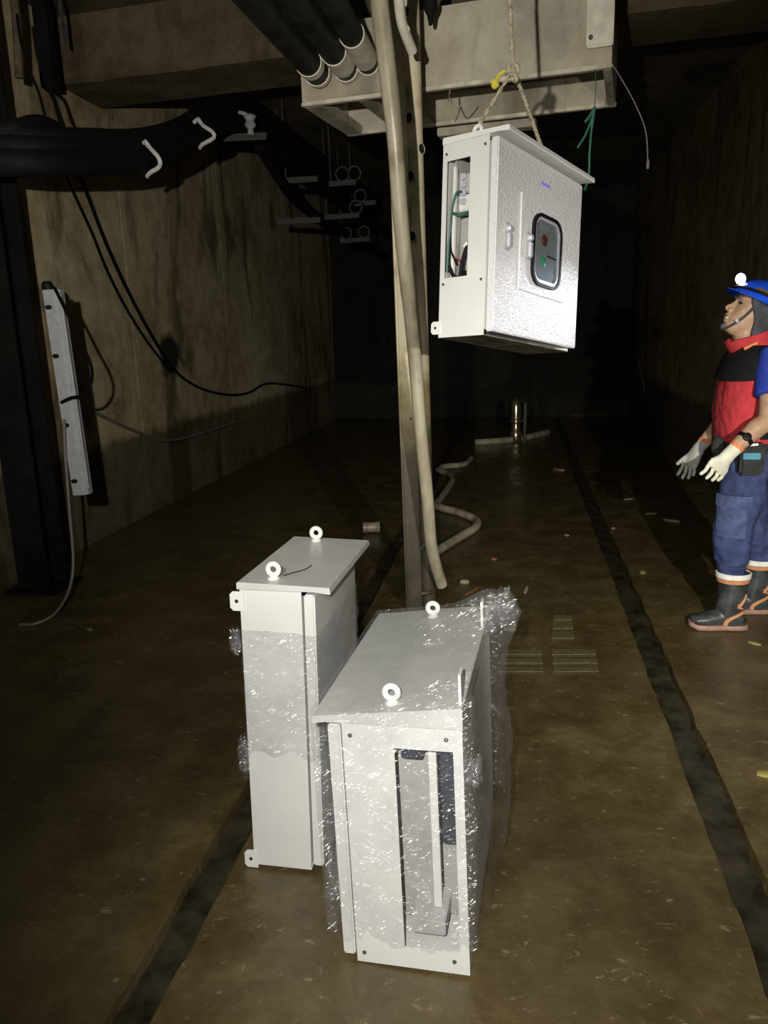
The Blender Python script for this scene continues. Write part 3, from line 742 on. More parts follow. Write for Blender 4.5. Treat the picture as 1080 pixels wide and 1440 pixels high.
# twine and loose wires on the duct
tag(MB().tube(spline([ony(836, 96, 4.06), ony(838, 120, 4.02), ony(836, 150, 4.0)]), 0.002, 6).tube(spline([ony(836, 150, 4.0), ony(832, 180, 4.0), ony(829, 215, 4.0), ony(828, 245, 4.0), ony(822, 268, 4.0)]), [0.007]*8+[0.005]*17+[0.007]*8, 6)
    .tube(spline([ony(836, 152, 4.0), ony(828, 165, 4.0), ony(822, 172, 4.0)]), 0.007, 6).tube(spline([ony(834, 162, 4.0), ony(824, 188, 4.0), ony(812, 208, 4.0)]), 0.005, 6).build('green_twine', 'green_cord'),
    'frayed green twine dangling from the right end of the duct', 'twine')
tag(MB().tube(spline([ony(862, 92, 4.02), ony(878, 118, 4.0), ony(895, 150, 4.0), ony(908, 185, 4.0), ony(911, 228, 4.0)]), 0.0028, 6).lathe(ony(911, 231, 4.0), (0, 0, 1), [(-.02, .006), (0, .008), (.02, .005)], 8).build('loose_wire', 'grey_wire'),
    'thin bare wire dangling off the right corner of the duct', 'wire')
tag(MB().tube(spline([ony(633, 126, 4.155), ony(632, 134, 4.12), ony(637, 148, 4.05), ony(642, 153, 4.05), ony(650, 146, 4.05), ony(657, 137, 4.06)]), 0.003, 6).tube(spline([ony(633, 128, 4.15), ony(630, 142, 4.05), ony(624, 158, 4.05)]), 0.0025, 6).build('wire_scrap', 'rope'),
    'bent yellowish wire scrap hooked on the front lip of the duct', 'wire')
tag(MB().lathe(ony(605, 4, 3.9), (0, 0, -1), [(-0.06, 0.028), (-0.02, 0.03), (0.01, 0.034), (0.03, 0.028), (0.05, 0.016), (0.09, 0.008)], 12).build('hanging_hook_block', 'column'),
    'small black hook block hanging above the duct beside the post', 'hook')

# ------------------------------------------------------------------ black pipes with white taped ends
def black_pipe(end, top, de, dt, r, bands, label):
    a = atd(end[0], end[1], de); b = atd(top[0], top[1], dt)
    d = (b-a).normalized(); L = (b-a).length+0.9
    root = thing('black_pipe', a, label, 'pipe', 'black pipes with white taped ends')
    MB().tube([a+d*0.0, a+d*L], r, 24).build('pipe_body', 'pipe_black', root, True, 60)
    for s0, s1, m in bands: MB().lathe(a, d, [(s0, r), (s0+0.002, r+0.004), (s1-0.002, r+0.004), (s1, r)], 24).build('tape_band', m, root, True, 60)
    MB().torus(a+d*0.004, d, r*0.8, r*0.22, 24, 8).build('end_collar', 'pipe_white', root)
    return root
black_pipe((519, 91), (467, 0), 3.86, 3.1, 0.055, [(0.0, 0.035, 'pipe_white'), (0.10, 0.42, 'pipe_white')], 'black pipe with the longest white taped end, nearest the post')
black_pipe((488, 99), (416, 0), 3.88, 3.0, 0.058, [(0.0, 0.035, 'pipe_white'), (0.10, 0.30, 'pipe_white')], 'middle one of three black pipes with white taped ends')
black_pipe((448, 104), (358, 0), 3.90, 2.9, 0.062, [(0.0, 0.04, 'pipe_white'), (0.15, 0.22, 'pipe_white')], 'leftmost black pipe, almost all black with a white end collar')

# ------------------------------------------------------------------ post: slotted steel upright
def build_post():
    b0 = Vector((-0.505, 3.80, 0)); t0 = Vector((-0.555, 3.84, ZC))
    ez = (t0-b0).normalized(); ex = Vector((0.93, 0.36, 0)); ex = (ex-ez*ex.dot(ez)).normalized(); ey = ez.cross(ex)
    T = place(b0, ex, ey, ez); L = (t0-b0).length
    root = thing('steel_post', b0, 'slotted steel post, pale above and muddy below, standing behind the hose', 'post')
    MB(T).box((-0.065, -0.03, 0), (0.02, 0.0, L), 0.009).build('front_flange', 'post', root)
    # web with oblong slots: two edge strips and bridges
    MB(T).box((0.012, 0.001, 0), (0.024, 0.022, L), 0.002).build('web_strip', 'post', root)
    MB(T).box((0.012, 0.075, 0), (0.024, 0.095, L), 0.002).build('web_strip', 'post', root)
    z = 0.05
    while z < L-0.1:
        MB(T).box((0.013, 0.023, z), (0.023, 0.074, z+0.075), 0.002).build('web_bridge', 'post', root); z += 0.27
    MB(T).tube([(0.072, 0.055, 0), (0.072, 0.055, L)], 0.042, 20).build('round_upright', 'post', root)
    for (px, py) in ((577, 163), (594, 206), (578, 246), (583, 331), (573, 12)):
        P = T.inverted() @ ony(px, py, 3.84); nv = Vector((-0.75, -0.66, 0)) if px != 594 else Vector((0.62, -0.78, 0))
        ct = Vector((0.072, 0.055, P.z))+nv*0.0405
        h_ = MB(T).lathe(ct, nv, [(-0.004, 0.026), (0.0025, 0.026), (0.004, 0.023), (0.0015, 0.0215)], 18).build('hole_rim', 'post', root)
        MB(T).lathe(ct, nv, [(0.0, 0.0215), (0.0022, 0.0213)], 18).build('hole_dark', 'hole', h_)
    MB(T).torus((0.045, 0.05, 0.10), (0.0, 0, 1), 0.062, 0.012).build('base_collar', 'post', root)
    MB(T).tube([(0.03, 0.02, 0.33), (0.09, -0.0, 0.40)], 0.018, 10).build('side_stub', 'post', root)
    for zz in (0.36, 1.02, 2.30): MB(T).lathe((-0.01, -0.03, zz), (0, -1, 0), [(0, 0.008), (0.006, 0.008), (0.009, 0.005)], 10).build('bolt', 'bracket', root)
    # short tied pipe end beside the top of the post
    return root
build_post()
tag(MB().tube(spline([ony(560, -40, 3.2), ony(561, 0, 3.3), ony(566, 35, 3.42), ony(580, 72, 3.55)]), 0.021, 14).torus(ony(568, 40, 3.44), (0.3, 0.4, 1), 0.022, 0.004).build('pale_pipe_end', 'pipe_white'),
    'short pale pipe end tied to the top of the post', 'pipe')

# long hose from overhead down to the floor
hp = []
for (x, y), z in (((515, -160), 2.75), ((533, 0), 2.85), ((545, 100), 2.92), ((556, 200), 3.0), ((563, 300), 3.12), ((573, 400), 3.26), ((583, 500), 3.42), ((591, 600), 3.55), ((601, 700), 3.7), ((607, 770), 3.84), ((621, 822), 4.02)):
    hp.append(atd(x, y, z))
hp = [hp[0]+Vector((-0.1, -0.1, 1.2))]+hp
tag(MB().tube(spline(hp, 8), [0.034]*30+[0.0325]*20+[0.030]*(8*11+1-50), 18).build('drain_hose', 'hose'), 'thick pale hose hanging from above in front of the steel post', 'hose')
fz = []
for i, (x, y) in enumerate(((603, 782), (622, 770), (652, 752), (668, 742), (671, 733), (660, 726), (640, 719), (612, 711), (618, 703), (630, 686), (636, 675), (632, 667), (622, 663), (616, 660), (626, 656), (652, 653), (662, 645))):
    fz.append(onz(x, y, 0.034))
tag(MB().tube(spline(fz, 6), 0.030, 12).build('floor_hose', 'hose'), 'pale hose lying in zigzags on the floor behind the post', 'hose')
tag(MB().tube(spline([onz(668, 622, 0.035), onz(700, 620, 0.035), onz(735, 616, 0.035), onz(770, 608, 0.03)], 6), 0.04, 10).build('far_hose', 'hose'), 'far pale hose lying across the flooded floor by the small pump', 'hose')
# little pump standing in the water
pb = Vector((-0.01, 10.0, 0))
pump = thing('water_pump', pb, 'small shiny upright pump standing in the far puddle', 'pump')
MB().lathe(pb, (0, 0, 1), [(0, 0.06), (0.02, 0.075), (0.12, 0.078), (0.15, 0.06), (0.24, 0.058), (0.26, 0.085), (0.29, 0.085), (0.30, 0.065), (0.46, 0.064), (0.53, 0.045), (0.56, 0.018)], 20).build('pump_casing', 'pump_metal', pump)
MB().tube([pb+Vector((0.11, 0, 0)), pb+Vector((0.12, 0, 0.5))], 0.022, 10).build('outlet_pipe', 'bracket', pump)
MB().tube([pb+Vector((0.05, 0, 0.28)), pb+Vector((0.115, 0, 0.28))], 0.016, 8).build('link_pipe', 'bracket', pump)

# ------------------------------------------------------------------ left side: column, light fitting, cables
cb = Vector((-2.80, 4.0, 0))
colm = thing('steel_column', cb, 'black tarred steel column at the left edge, behind the light fitting', 'column')
MB().box(cb+Vector((-0.10, -0.10, 0)), cb+Vector((0.10, -0.085, ZC))).box(cb+Vector((-0.10, 0.085, 0)), cb+Vector((0.10, 0.10, ZC))).box(cb+Vector((-0.01, -0.085, 0)), cb+Vector((0.01, 0.085, ZC))).build('column_shaft', 'column', colm, False)
MB().box(cb+Vector((-0.16, -0.16, 0)), cb+Vector((0.16, 0.16, 0.02)), 0.004).build('base_plate', 'column', colm)
MB().box(cb+Vector((-0.35, -0.12, 2.28)), cb+Vector((0.30, -0.05, 2.36)), 0.004).build('cable_arm', 'column', colm)

def build_fixture():
    a = ony(74, 408, 3.88); b = ony(116, 694, 3.88)
    ez = (a-b).normalized(); ex = Vector((1, 0.15, 0)); ex = (ex-ez*ex.dot(ez)).normalized(); ey = ez.cross(ex)
    L = (a-b).length; T = place(b, ex, ey, ez)
    root = thing('light_fitting', b, 'unlit grey fluorescent light fitting hung upright at the left, beside the column', 'light fitting')
    MB(T).prism([(-0.045, 0.0, 0), (-0.035, -0.045, 0), (0.025, -0.05, 0), (0.05, -0.03, 0), (0.055, 0.01, 0)], (0, 0, L)).build('housing', 'fixture', root)
    MB(T).box((0.034, -0.058, 0.03), (0.064, -0.03, L-0.02), 0.007).build('diffuser_edge', 'fixture', root)
    for k, z in enumerate((0.07, 0.38, 0.75, L-0.10)):
        MB(T).box((-0.028, -0.064, z), (0.004, -0.045, z+0.022), 0.005).build('clip', 'dark_plastic', root)
    MB(T).lathe((-0.015, -0.02, L), (0, 0, 1), [(0, 0.03), (0.03, 0.03), (0.045, 0.018)], 14).build('cable_gland', 'dark_plastic', root)
    MB().tube(spline([ony(76, 404, 3.80), ony(86, 424, 3.78), ony(108, 470, 3.78), ony(127, 510, 3.78), ony(129, 535, 3.78), ony(118, 554, 3.78), ony(98, 560, 3.78), ony(86, 566, 3.80)]), 0.008, 8).build('cord', 'wire', root)
    MB().tube(spline([ony(90, 590, 3.8), ony(92, 640, 3.8), ony(98, 720, 3.8), ony(103, 790, 3.78), ony(97, 830, 3.7), ony(78, 862, 3.5), ony(50, 877, 3.4), ony(27, 878, 3.4)]), 0.008, 8).build('supply_cable', 'grey_wire', root)
build_fixture()

# thick black cables slung from the column, curving back along the rack
def cable(pts, r, name, label, group='thick black cables'):
    return tag(MB().tube(spline(pts, 8), r, 14).build(name, 'black_rubber'), label, 'cable', group)
base = [(-60, 214, 3.66), (40, 215, 3.72), (120, 216, 4.1), (190, 215, 4.6), (245, 200, 5.2), (295, 172, 5.7), (345, 165, 6.3), (420, 225, 7.6), (520, 300, 9.8)]
def cpath(dx, dy, dY=0): return [ony(x+dx, y+dy, Y+dY) for x, y, Y in base]
cable(cpath(0, 14, -0.06), 0.062, 'power_cable', 'lowest and thickest black cable of the sagging bundle at left')
cable(cpath(2, -8, 0.02), 0.055, 'power_cable', 'middle black cable of the sagging bundle at left')
cable(cpath(4, -22, 0.06), 0.05, 'power_cable', 'rear black cable rising behind the sagging bundle at left')
cable([ony(-40, 190, 3.68), ony(20, 182, 3.74), ony(60, 175, 4.0), ony(110, 200, 4.6), ony(160, 214, 5.0), ony(220, 205, 5.4)], 0.045, 'power_cable', 'top black cable leaving the column at upper left')
# white ties round the bundle
def tie(x, y0, y1, Y, label, bow):
    p = [ony(x-10, y0+4, Y), ony(x-4, y0, Y-0.02), ony(x+2, y0+8, Y-0.04), ony(x+bow, (y0+y1)/2, Y-0.06), ony(x+bow+1, y1-10, Y-0.05), ony(x+2, y1-1, Y-0.03), ony(x-2, y1+4, Y)]
    tag(MB().tube(spline(p), 0.013, 7).torus(ony(x-3, y0+2, Y-0.02), (1, .4, .3), 0.016, 0.009).build('cable_tie', 'white_tie'), label, 'cable tie', 'white ties on the cables')
tie(209, 200, 244, 4.62, 'white tie round the cable bundle at its lowest sag', 14)
tie(283, 168, 204, 5.25, 'white tie round the rising end of the cable bundle', 16)
# bracket rack running back along the left
def bracket(px0, px1, py, Y, lab, loops=()):
    a = ony(px0, py, Y); b = ony(px1, py-3, Y)
    root = thing('cable_bracket', a, lab, 'bracket', 'cable brackets')
    ex = (b-a).normalized(); T = place(a, ex, Vector((-ex.y, ex.x, 0)).normalized(), ex.cross(Vector((-ex.y, ex.x, 0)).normalized()))
    L = (b-a).length
    MB(T).box((0, 0, -0.05), (L, 0.012, 0)).box((0, 0.012, -0.012), (L, 0.06, 0)).build('arm', 'bracket', root, False)
    MB(T).tube([(0.02, 0.02, 0), (0.02, 0.02, ZC-a.z)], 0.007, 8).build('hanger_rod', 'bracket', root)
    for lx in loops:
        MB(T).torus((lx*L, 0.02, 0.06), (0, 1, 0), 0.065, 0.010, 20, 6).build('cable_loop', 'bracket', root)
bracket(310, 374, 189, 6.1, 'bracket nearest the viewer, holding the bundle with a white insulator', (0.3,))
tag(MB().lathe(ony(352, 176, 6.0), (0, 0, 1), [(-0.07, 0.03), (-0.03, 0.02), (0, 0.045), (0.03, 0.03), (0.06, 0.05), (0.075, 0.03)], 14).tube(spline([ony(352, 166, 5.98), ony(344, 160, 5.97), ony(336, 158, 5.97)]), 0.014, 8).build('insulator', 'zinc'),
    'pale insulator standing on the nearest cable bracket', 'insulator')
bracket(398, 446, 250, 7.3, 'short bracket below and right of the white insulator', ())
bracket(462, 500, 255, 8.0, 'upper bracket further back, left of the post', (0.5, 0.95))
bracket(392, 450, 308, 7.6, 'lowest bracket arm on the left wall side', ())
bracket(456, 505, 302, 8.4, 'long lower bracket further back, left of the post', (0.9,))
bracket(492, 528, 284, 9.0, 'small bracket with a loop nearest the post', (0.4,))
bracket(478, 520, 336, 9.4, 'last bracket down in the dark by the post', (0.2, 0.8))
cable([ony(345, 150, 6.4), ony(420, 235, 7.4), ony(500, 290, 9.3), ony(545, 330, 12)], 0.05, 'power_cable', 'straight black cable running back along the upper brackets')
cable([ony(365, 205, 6.6), ony(420, 285, 7.7), ony(490, 330, 9.6), ony(540, 360, 12)], 0.05, 'power_cable', 'straight black cable running back along the lower brackets')

# thin wires on the left wall
def wallwire(pts, r, lab, mat='wire'):
    return tag(MB().tube(spline([onx(x, y, XL+0.06) for x, y in pts], 8), r, 7).build('wall_wire', mat), lab, 'wire', 'wires on the left wall')
wallwire([(108, 235), (125, 280), (150, 345), (180, 410), (215, 475), (245, 520), (280, 545), (320, 555), (350, 552), (372, 540), (395, 540), (430, 545)], 0.012, 'thicker black wire sagging along the left wall')
wallwire([(88, 235), (105, 275), (130, 330), (150, 380), (178, 435), (210, 485), (240, 522)], 0.009, 'thin black wire beside the thicker sagging one')
wallwire([(112, 568), (150, 588), (190, 606), (230, 619), (270, 613), (320, 597), (360, 585)], 0.012, 'low pale wire drooping near the foot of the left wall', 'grey_wire')
tag(MB().tube(spline([ony(24, 20, 3.9), ony(30, 60, 3.9), ony(42, 100, 3.9), ony(56, 135, 3.95), ony(70, 190, 4.0)]), 0.008, 6).build('hanging_wire', 'wire'), 'thin black wire dropping to the cables in the top left corner', 'wire')
tag(MB().tube(spline([ony(62, 118, 4.2), ony(72, 128, 4.2), ony(80, 150, 4.2), ony(90, 178, 4.2)]), 0.010, 6).build('hanging_wire', 'wire'), 'short black wire above the cables, right of the corner wire', 'wire')
dr = thing('drop_bracket', ony(60, 60, 4.6), 'dark steel drop bracket under the beam at upper left', 'bracket')
q0 = ony(40, -20, 4.7); q1 = ony(76, 122, 4.7)
MB().box((q0.x, 4.70, q1.z), (q1.x, 4.78, ZC), 0.004).build('drop_plate', 'column', dr)
q2 = ony(84, 5, 4.6); q3 = ony(92, 64, 4.6)
MB().box((q2.x, 4.58, q3.z), (q3.x, 4.62, ZC), 0.004).build('pale_strip', 'bracket', dr)
ps = ony(20, 5, 4.2); pe = ony(27, 110, 4.2)
tag(MB().tube(spline([ps+Vector((0, 0, .5)), ps, ony(24, 50, 4.2), pe]), 0.022, 10).build('rusty_conduit', 'board'), 'rusty pale conduit in the top left corner', 'conduit')

# wires on the right wall
tag(MB().tube(spline([onx(896, 500, XR-0.05), onx(900, 520, XR-0.05), onx(905, 540, XR-0.05), onx(907, 552, XR-0.05)]), 0.010, 6).build('wall_wire', 'grey_wire'), 'short pale wire hanging on the dark right wall', 'wire')

# ------------------------------------------------------------------ debris on the floor
def chip(x, y, sx, sy, mat, label, h=0.008):
    p = onz(x, y, 0.0); n = 9
    mb = MB(); ang = random.random()*3
    ring = lambda z, k: [p+Vector((math.cos(ang)*math.cos(a)*sx*k*r-math.sin(ang)*math.sin(a)*sy*k*r, math.sin(ang)*math.cos(a)*sx*k*r+math.cos(ang)*math.sin(a)*sy*k*r, z)) for a, r in zip([2*PI*i/n for i in range(n)], rad)]
    rad = [random.uniform(0.7, 1.2) for _ in range(n)]
    mb.rings([ring(0.0, 1), ring(h*0.7, 0.95), ring(h, 0.6)])
    tag(mb.build('debris_chip', mat), label, 'debris', 'bits of debris on the floor')
chip(785, 661, 0.07, 0.03, 'debris_orange', 'orange scrap on the floor left of the far groove', 0.02)
chip(946, 733, 0.06, 0.025, 'debris', 'long pale scrap on the floor beside the worker', 0.015)
chip(904, 805, 0.03, 0.018, 'debris_yellow', 'yellow leaf at the right rim of the groove')
chip(797, 753, 0.02, 0.015, 'debris', 'small pale chip in the middle of the floor')
chip(862, 743, 0.018, 0.014, 'debris', 'tiny bright chip on the left rim of the groove')
chip(885, 702, 0.05, 0.02, 'debris', 'pale flake on the floor right of the groove')
chip(915, 722, 0.05, 0.03, 'debris', 'broad pale flake on the floor near the worker')
chip(653, 820, 0.03, 0.014, 'debris', 'pale curl of debris right of the hose end', 0.02)
chip(694, 786, 0.022, 0.018, 'debris_orange', 'small orange chip behind the wrapped cabinet')
chip(1073, 1089, 0.02, 0.03, 'debris_yellow', 'yellowish green scrap at the right edge of the floor')
chip(127, 886, 0.02, 0.008, 'debris', 'small bright chip on the dark floor at left')
chip(740, 829, 0.06, 0.012, 'debris', 'thin pale flake on the floor, right of the hose end')
chip(1060, 905, 0.03, 0.012, 'debris_yellow', 'greenish flake in the puddle below the boots')
tag(MB().tube([onz(655, 836, 0.006), onz(664, 832, 0.006), onz(672, 826, 0.008)], 0.005, 6).build('red_stick', 'debris_orange'), 'thin reddish stick on the floor beside the hose end', 'stick')
c0 = onz(510, 742, 0.045); c1 = onz(534, 741, 0.045)
tag(MB().lathe(c0, c1-c0, [(0, 0.034), (0.004, 0.04), (0.03, 0.042), (0.034, 0.038), (0.10, 0.038), (0.104, 0.042), ((c1-c0).length, 0.04)], 16).build('pipe_coupling', 'hose'), 'short pale pipe coupling lying behind the tall cabinet', 'pipe piece')
# added pale strips: stripes of light on the floor, put in as colour
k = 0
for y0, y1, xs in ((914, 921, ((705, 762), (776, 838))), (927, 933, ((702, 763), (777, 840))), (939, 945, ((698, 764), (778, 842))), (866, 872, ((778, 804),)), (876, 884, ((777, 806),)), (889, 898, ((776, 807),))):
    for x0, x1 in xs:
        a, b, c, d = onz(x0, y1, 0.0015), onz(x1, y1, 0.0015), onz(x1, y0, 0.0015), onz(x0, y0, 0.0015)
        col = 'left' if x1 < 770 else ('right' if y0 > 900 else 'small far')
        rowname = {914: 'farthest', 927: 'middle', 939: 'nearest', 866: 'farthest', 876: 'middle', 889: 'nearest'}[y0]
        tag(MB().prism([a, b, c, d], (0, 0, 0.003)).build('painted_light_strip', 'light_strip'), '%s pale strip of the %s stack of painted light stripes on the wet floor' % (rowname, col), 'strip', 'painted light stripes on the wet floor')

# ------------------------------------------------------------------ the worker
def ell(c, a, b, ra, rb, n=24, pw=2.0):
    c = Vector(c); a = Vector(a).normalized(); b = Vector(b).normalized(); out = []
    for k in range(n):
        t = 2*PI*k/n; ct, st = math.cos(t), math.sin(t)
        out.append(c+a*ra*math.copysign(abs(ct)**(2/pw), ct)+b*rb*math.copysign(abs(st)**(2/pw), st))
    return out
def limb(mb, joints, n=18):
    pts = spline([j[0] for j in joints], 5); rr = []
    for i in range(len(joints)-1):
        for q in range(5): rr.append(joints[i][1]+(joints[i+1][1]-joints[i][1])*q/5)
    rr.append(joints[-1][1]); mb.tube(pts, rr, n)
PY = 3.80
Fd = Vector((-0.995, -0.07, 0)).normalized(); Sd = Vector((-Fd.y, Fd.x, 0))    # facing; Sd = the worker's left (towards the viewer)
if Sd.y > 0: Sd = -Sd
ZV = Vector((0, 0, 1))
person = thing('person', Vector((1.03, PY, 0)), 'worker in red and black vest, blue helmet and rubber boots, looking up', 'person')
def tp(x, y, Y=PY): return ony(x, y, Y)
# joints
hip = Vector((1.045, PY, 0.84)); chest = Vector((1.05, PY, 1.15))
Lsh = Vector((1.09, PY, 1.285))+Sd*0.17; Rsh = Vector((1.10, PY, 1.27))-Sd*0.165
Lel = tp(1080, 588, 3.52); Lwr = tp(1031, 632, 3.46)
Rel = tp(1036, 572, 4.02); Rwr = tp(986, 626, 3.95)
Hc = Vector((1.04, PY, 1.476)); pit = math.radians(25)
hf = (Fd*math.cos(pit)+ZV*math.sin(pit)).normalized(); hu = (ZV*math.cos(pit)-Fd*math.sin(pit)).normalized(); hs = Sd.copy()
def HP(f, s, u): return Hc+hf*f+hs*s+hu*u
# body: one continuous mesh of head, neck, torso and arms
bd = MB()
prof = [(-0.118, 0.055, -0.030, 0.030), (-0.106, 0.088, -0.045, 0.040), (-0.094, 0.094, -0.055, 0.049), (-0.080, 0.089, -0.065, 0.056), (-0.066, 0.092, -0.078, 0.061), (-0.050, 0.093, -0.088, 0.065), (-0.032, 0.091, -0.094, 0.070),
        (-0.010, 0.085, -0.099, 0.073), (0.014, 0.079, -0.102, 0.074), (0.034, 0.093, -0.102, 0.077), (0.055, 0.088, -0.098, 0.075), (0.078, 0.072, -0.086, 0.066), (0.098, 0.046, -0.062, 0.048), (0.112, 0.012, -0.025, 0.020)]
rg = []
for u, f, b, s in prof:
    ring = []
    for k in range(32):
        t = 2*PI*k/32; ct, st = math.cos(t), math.sin(t)
        x = f*math.copysign(abs(ct)**0.85, ct) if ct > 0 else -b*ct
        ring.append(HP(x, s*math.copysign(abs(st)**0.9, st), u))
    rg.append(ring)
bd.rings(rg)
# nose, lips, brow, ears
bd.rings([[HP(0.080, 0.010, 0.030), HP(0.080, -0.010, 0.030), HP(0.092, 0, 0.032)], [HP(0.080, 0.014, 0.005), HP(0.080, -0.014, 0.005), HP(0.107, 0, 0.004)], [HP(0.080, 0.019, -0.018), HP(0.080, -0.019, -0.018), HP(0.127, 0, -0.020)], [HP(0.080, 0.020, -0.030), HP(0.080, -0.020, -0.030), HP(0.117, 0, -0.031)], [HP(0.082, 0.012, -0.036), HP(0.082, -0.012, -0.036), HP(0.096, 0, -0.037)]])
RH = Matrix((hf, hs, hu)).transposed()
for s in (1, -1):
    bd.ellipsoid(HP(0.106-0.008, 0.013*s, -0.026), 0.011, 0.009, 0.009, RH, 10, 8)
    bd.ellipsoid(HP(-0.008, 0.076*s, -0.005), 0.018, 0.009, 0.032, RH, 12, 8)
    bd.ellipsoid(HP(0.080, 0.030*s, 0.036), 0.012, 0.024, 0.008, RH, 12, 8)
    bd.ellipsoid(HP(0.050, 0.040*s, -0.014), 0.024, 0.022, 0.022, RH, 12, 8)
bd.ellipsoid(HP(0.094, 0, -0.047), 0.013, 0.026, 0.007, RH, 12, 8)
bd.ellipsoid(HP(0.091, 0, -0.073), 0.012, 0.022, 0.007, RH, 12, 8)
bd.ellipsoid(HP(0.080, 0, -0.098), 0.018, 0.022, 0.016, RH, 12, 8)
neck0 = Vector((1.07, PY, 1.26))
bd.tube(spline([neck0, neck0+Vector((-0.004, 0, 0.07)), HP(-0.015, 0, -0.085), HP(-0.01, 0, -0.04)], 4), 0.058, 18)
bd.rings([ell(hip+ZV*-0.02, Fd, Sd, 0.10, 0.15), ell(hip+ZV*0.14, Fd, Sd, 0.10, 0.14), ell(chest, Fd, Sd, 0.115, 0.16), ell(chest+ZV*0.10, Fd, Sd, 0.10, 0.165), ell(chest+ZV*0.17+Vector((.01, 0, 0)), Fd, Sd, 0.06, 0.10)])
limb(bd, [(Lsh, 0.058), (Lsh.lerp(Lel, .5), 0.048), (Lel, 0.041), (Lel.lerp(Lwr, .35), 0.042), (Lwr, 0.027), (Lwr+(Lwr-Lel).normalized()*0.03, 0.026)])
limb(bd, [(Rsh, 0.058), (Rsh.lerp(Rel, .5), 0.048), (Rel, 0.041), (Rel.lerp(Rwr, .35), 0.042), (Rwr, 0.027), (Rwr+(Rwr-Rel).normalized()*0.03, 0.026)])
body = remeshed(bd, 'body', 'skin', person, 0.0042, 2)
# face details
for s in (1, -1):
    MB().ellipsoid(HP(0.076, 0.031*s, 0.016), 0.010, 0.013, 0.006, RH, 12, 8).build('eye', 'eye', body)
    MB().tube(spline([HP(0.092, 0.012*s, 0.036), HP(0.093, 0.030*s, 0.042), HP(0.078, 0.050*s, 0.036)]), 0.0042, 6).build('eyebrow', 'beard', body)
MB().ellipsoid(HP(0.094, 0, -0.060), 0.009, 0.022, 0.0065, RH, 12, 8).build('teeth', 'teeth', body)
MB().ellipsoid(HP(0.086, 0, -0.098), 0.016, 0.024, 0.017, RH, 14, 8).build('beard', 'beard', body)

# vest and collar
vest = MB()
def vr(z, f, b, s, dx=0): 
    c = Vector((1.05+dx, PY, z)); return [c+Fd*((f if math.cos(t) > 0 else b)*math.copysign(abs(math.cos(t))**0.85, math.cos(t)))+Sd*(s*math.copysign(abs(math.sin(t))**0.85, math.sin(t))) for t in [2*PI*k/36 for k in range(36)]]
vest.rings([vr(0.905, 0.118, 0.13, 0.178), vr(0.915, 0.132, 0.14, 0.185), vr(0.98, 0.134, 0.14, 0.182), vr(1.05, 0.137, 0.14, 0.182), vr(1.12, 0.134, 0.14, 0.186), vr(1.19, 0.122, 0.14, 0.190), vr(1.255, 0.100, 0.13, 0.186), vr(1.30, 0.085, 0.11, 0.150), vr(1.335, 0.07, 0.085, 0.095, 0.01)])
def wr(v): return 0.006*noise.noise(v*14)+0.004*noise.noise(v*38)
vesto = remeshed(vest, 'vest', 'red', person, 0.008, 2, wr)
yk_ = MB()
def yr(k_, z0, z1): pass
rgs = []
for t_, (f, b, s, dx) in zip((0, .33, .66, 1.0), ((0.137, 0.156, 0.206, 0), (0.120, 0.150, 0.206, 0), (0.104, 0.13, 0.175, 0), (0.082, 0.10, 0.118, 0.01))):
    base_r = vr(0, f, b, s, dx); ring = []
    for p in base_r:
        fr = (p-Vector((1.05, PY, 0))).dot(Fd)
        z0 = 1.195+0.10*(-fr)*0.9; z1 = 1.338
        ring.append(Vector((p.x, p.y, z0+(z1-z0)*t_)))
    rgs.append(ring)
MB().rings(rgs).build('shoulder_yoke', 'black_cloth', vesto, True, 60)
# black side strip under the near arm
st = [vr(z, f, b, s+0.006)[:] for z, f, b, s in ((0.93, 0.134, 0.142, 0.187), (1.02, 0.138, 0.142, 0.186), (1.12, 0.137, 0.142, 0.190), (1.20, 0.125, 0.142, 0.194))]
MB().rings([[r[k] for k in (9, 10, 11, 12)] for r in st], False, False).build('side_panel', 'black_cloth', vesto)
MB().tube([vr(z, f+0.004, .1, s)[0] for z, f, s in ((0.91, 0.131, .18), (1.0, 0.137, .18), (1.1, 0.139, .18), (1.2, 0.124, .18), (1.30, 0.092, .15))], 0.003, 6).build('zip', 'black_cloth', vesto)
col_ = MB(); cc = Vector((1.055, PY, 1.325))
cu = (ZV*0.93+Fd*0.28).normalized(); cf = (Fd-cu*Fd.dot(cu)).normalized()
col_.rings([ell(cc, cf, Sd, 0.098, 0.096, 28), ell(cc+cu*0.035+cf*0.004, cf, Sd, 0.104, 0.094, 28), ell(cc+cu*0.062+cf*0.006, cf, Sd, 0.108, 0.092, 28), ell(cc+cu*0.064+cf*0.004, cf, Sd, 0.098, 0.082, 28), ell(cc+cu*0.01, cf, Sd, 0.086, 0.082, 28)], True, False)
col_.build('collar', 'red', vesto, True, 60)
o1 = cc+cf*0.035+Sd*0.10+cu*0.018
MB().tube([o1+Fd*0.035-ZV*0.008, o1-Fd*0.02+ZV*0.016], 0.008, 8).build('orange_tab', 'orange', vesto)
# blue sleeves
for sh, el_ in ((Lsh, Lel), (Rsh, Rel)):
    d = (el_-sh); m = MB(); limb(m, [(sh-d*0.06+ZV*0.02, 0.062), (sh+d*0.2, 0.072), (sh+d*0.5, 0.068), (sh+d*0.66, 0.066)])
    remeshed(m, 'shirt_sleeve', 'blue_cloth', person, 0.009, 2, lambda v: 0.003*noise.noise(v*20))

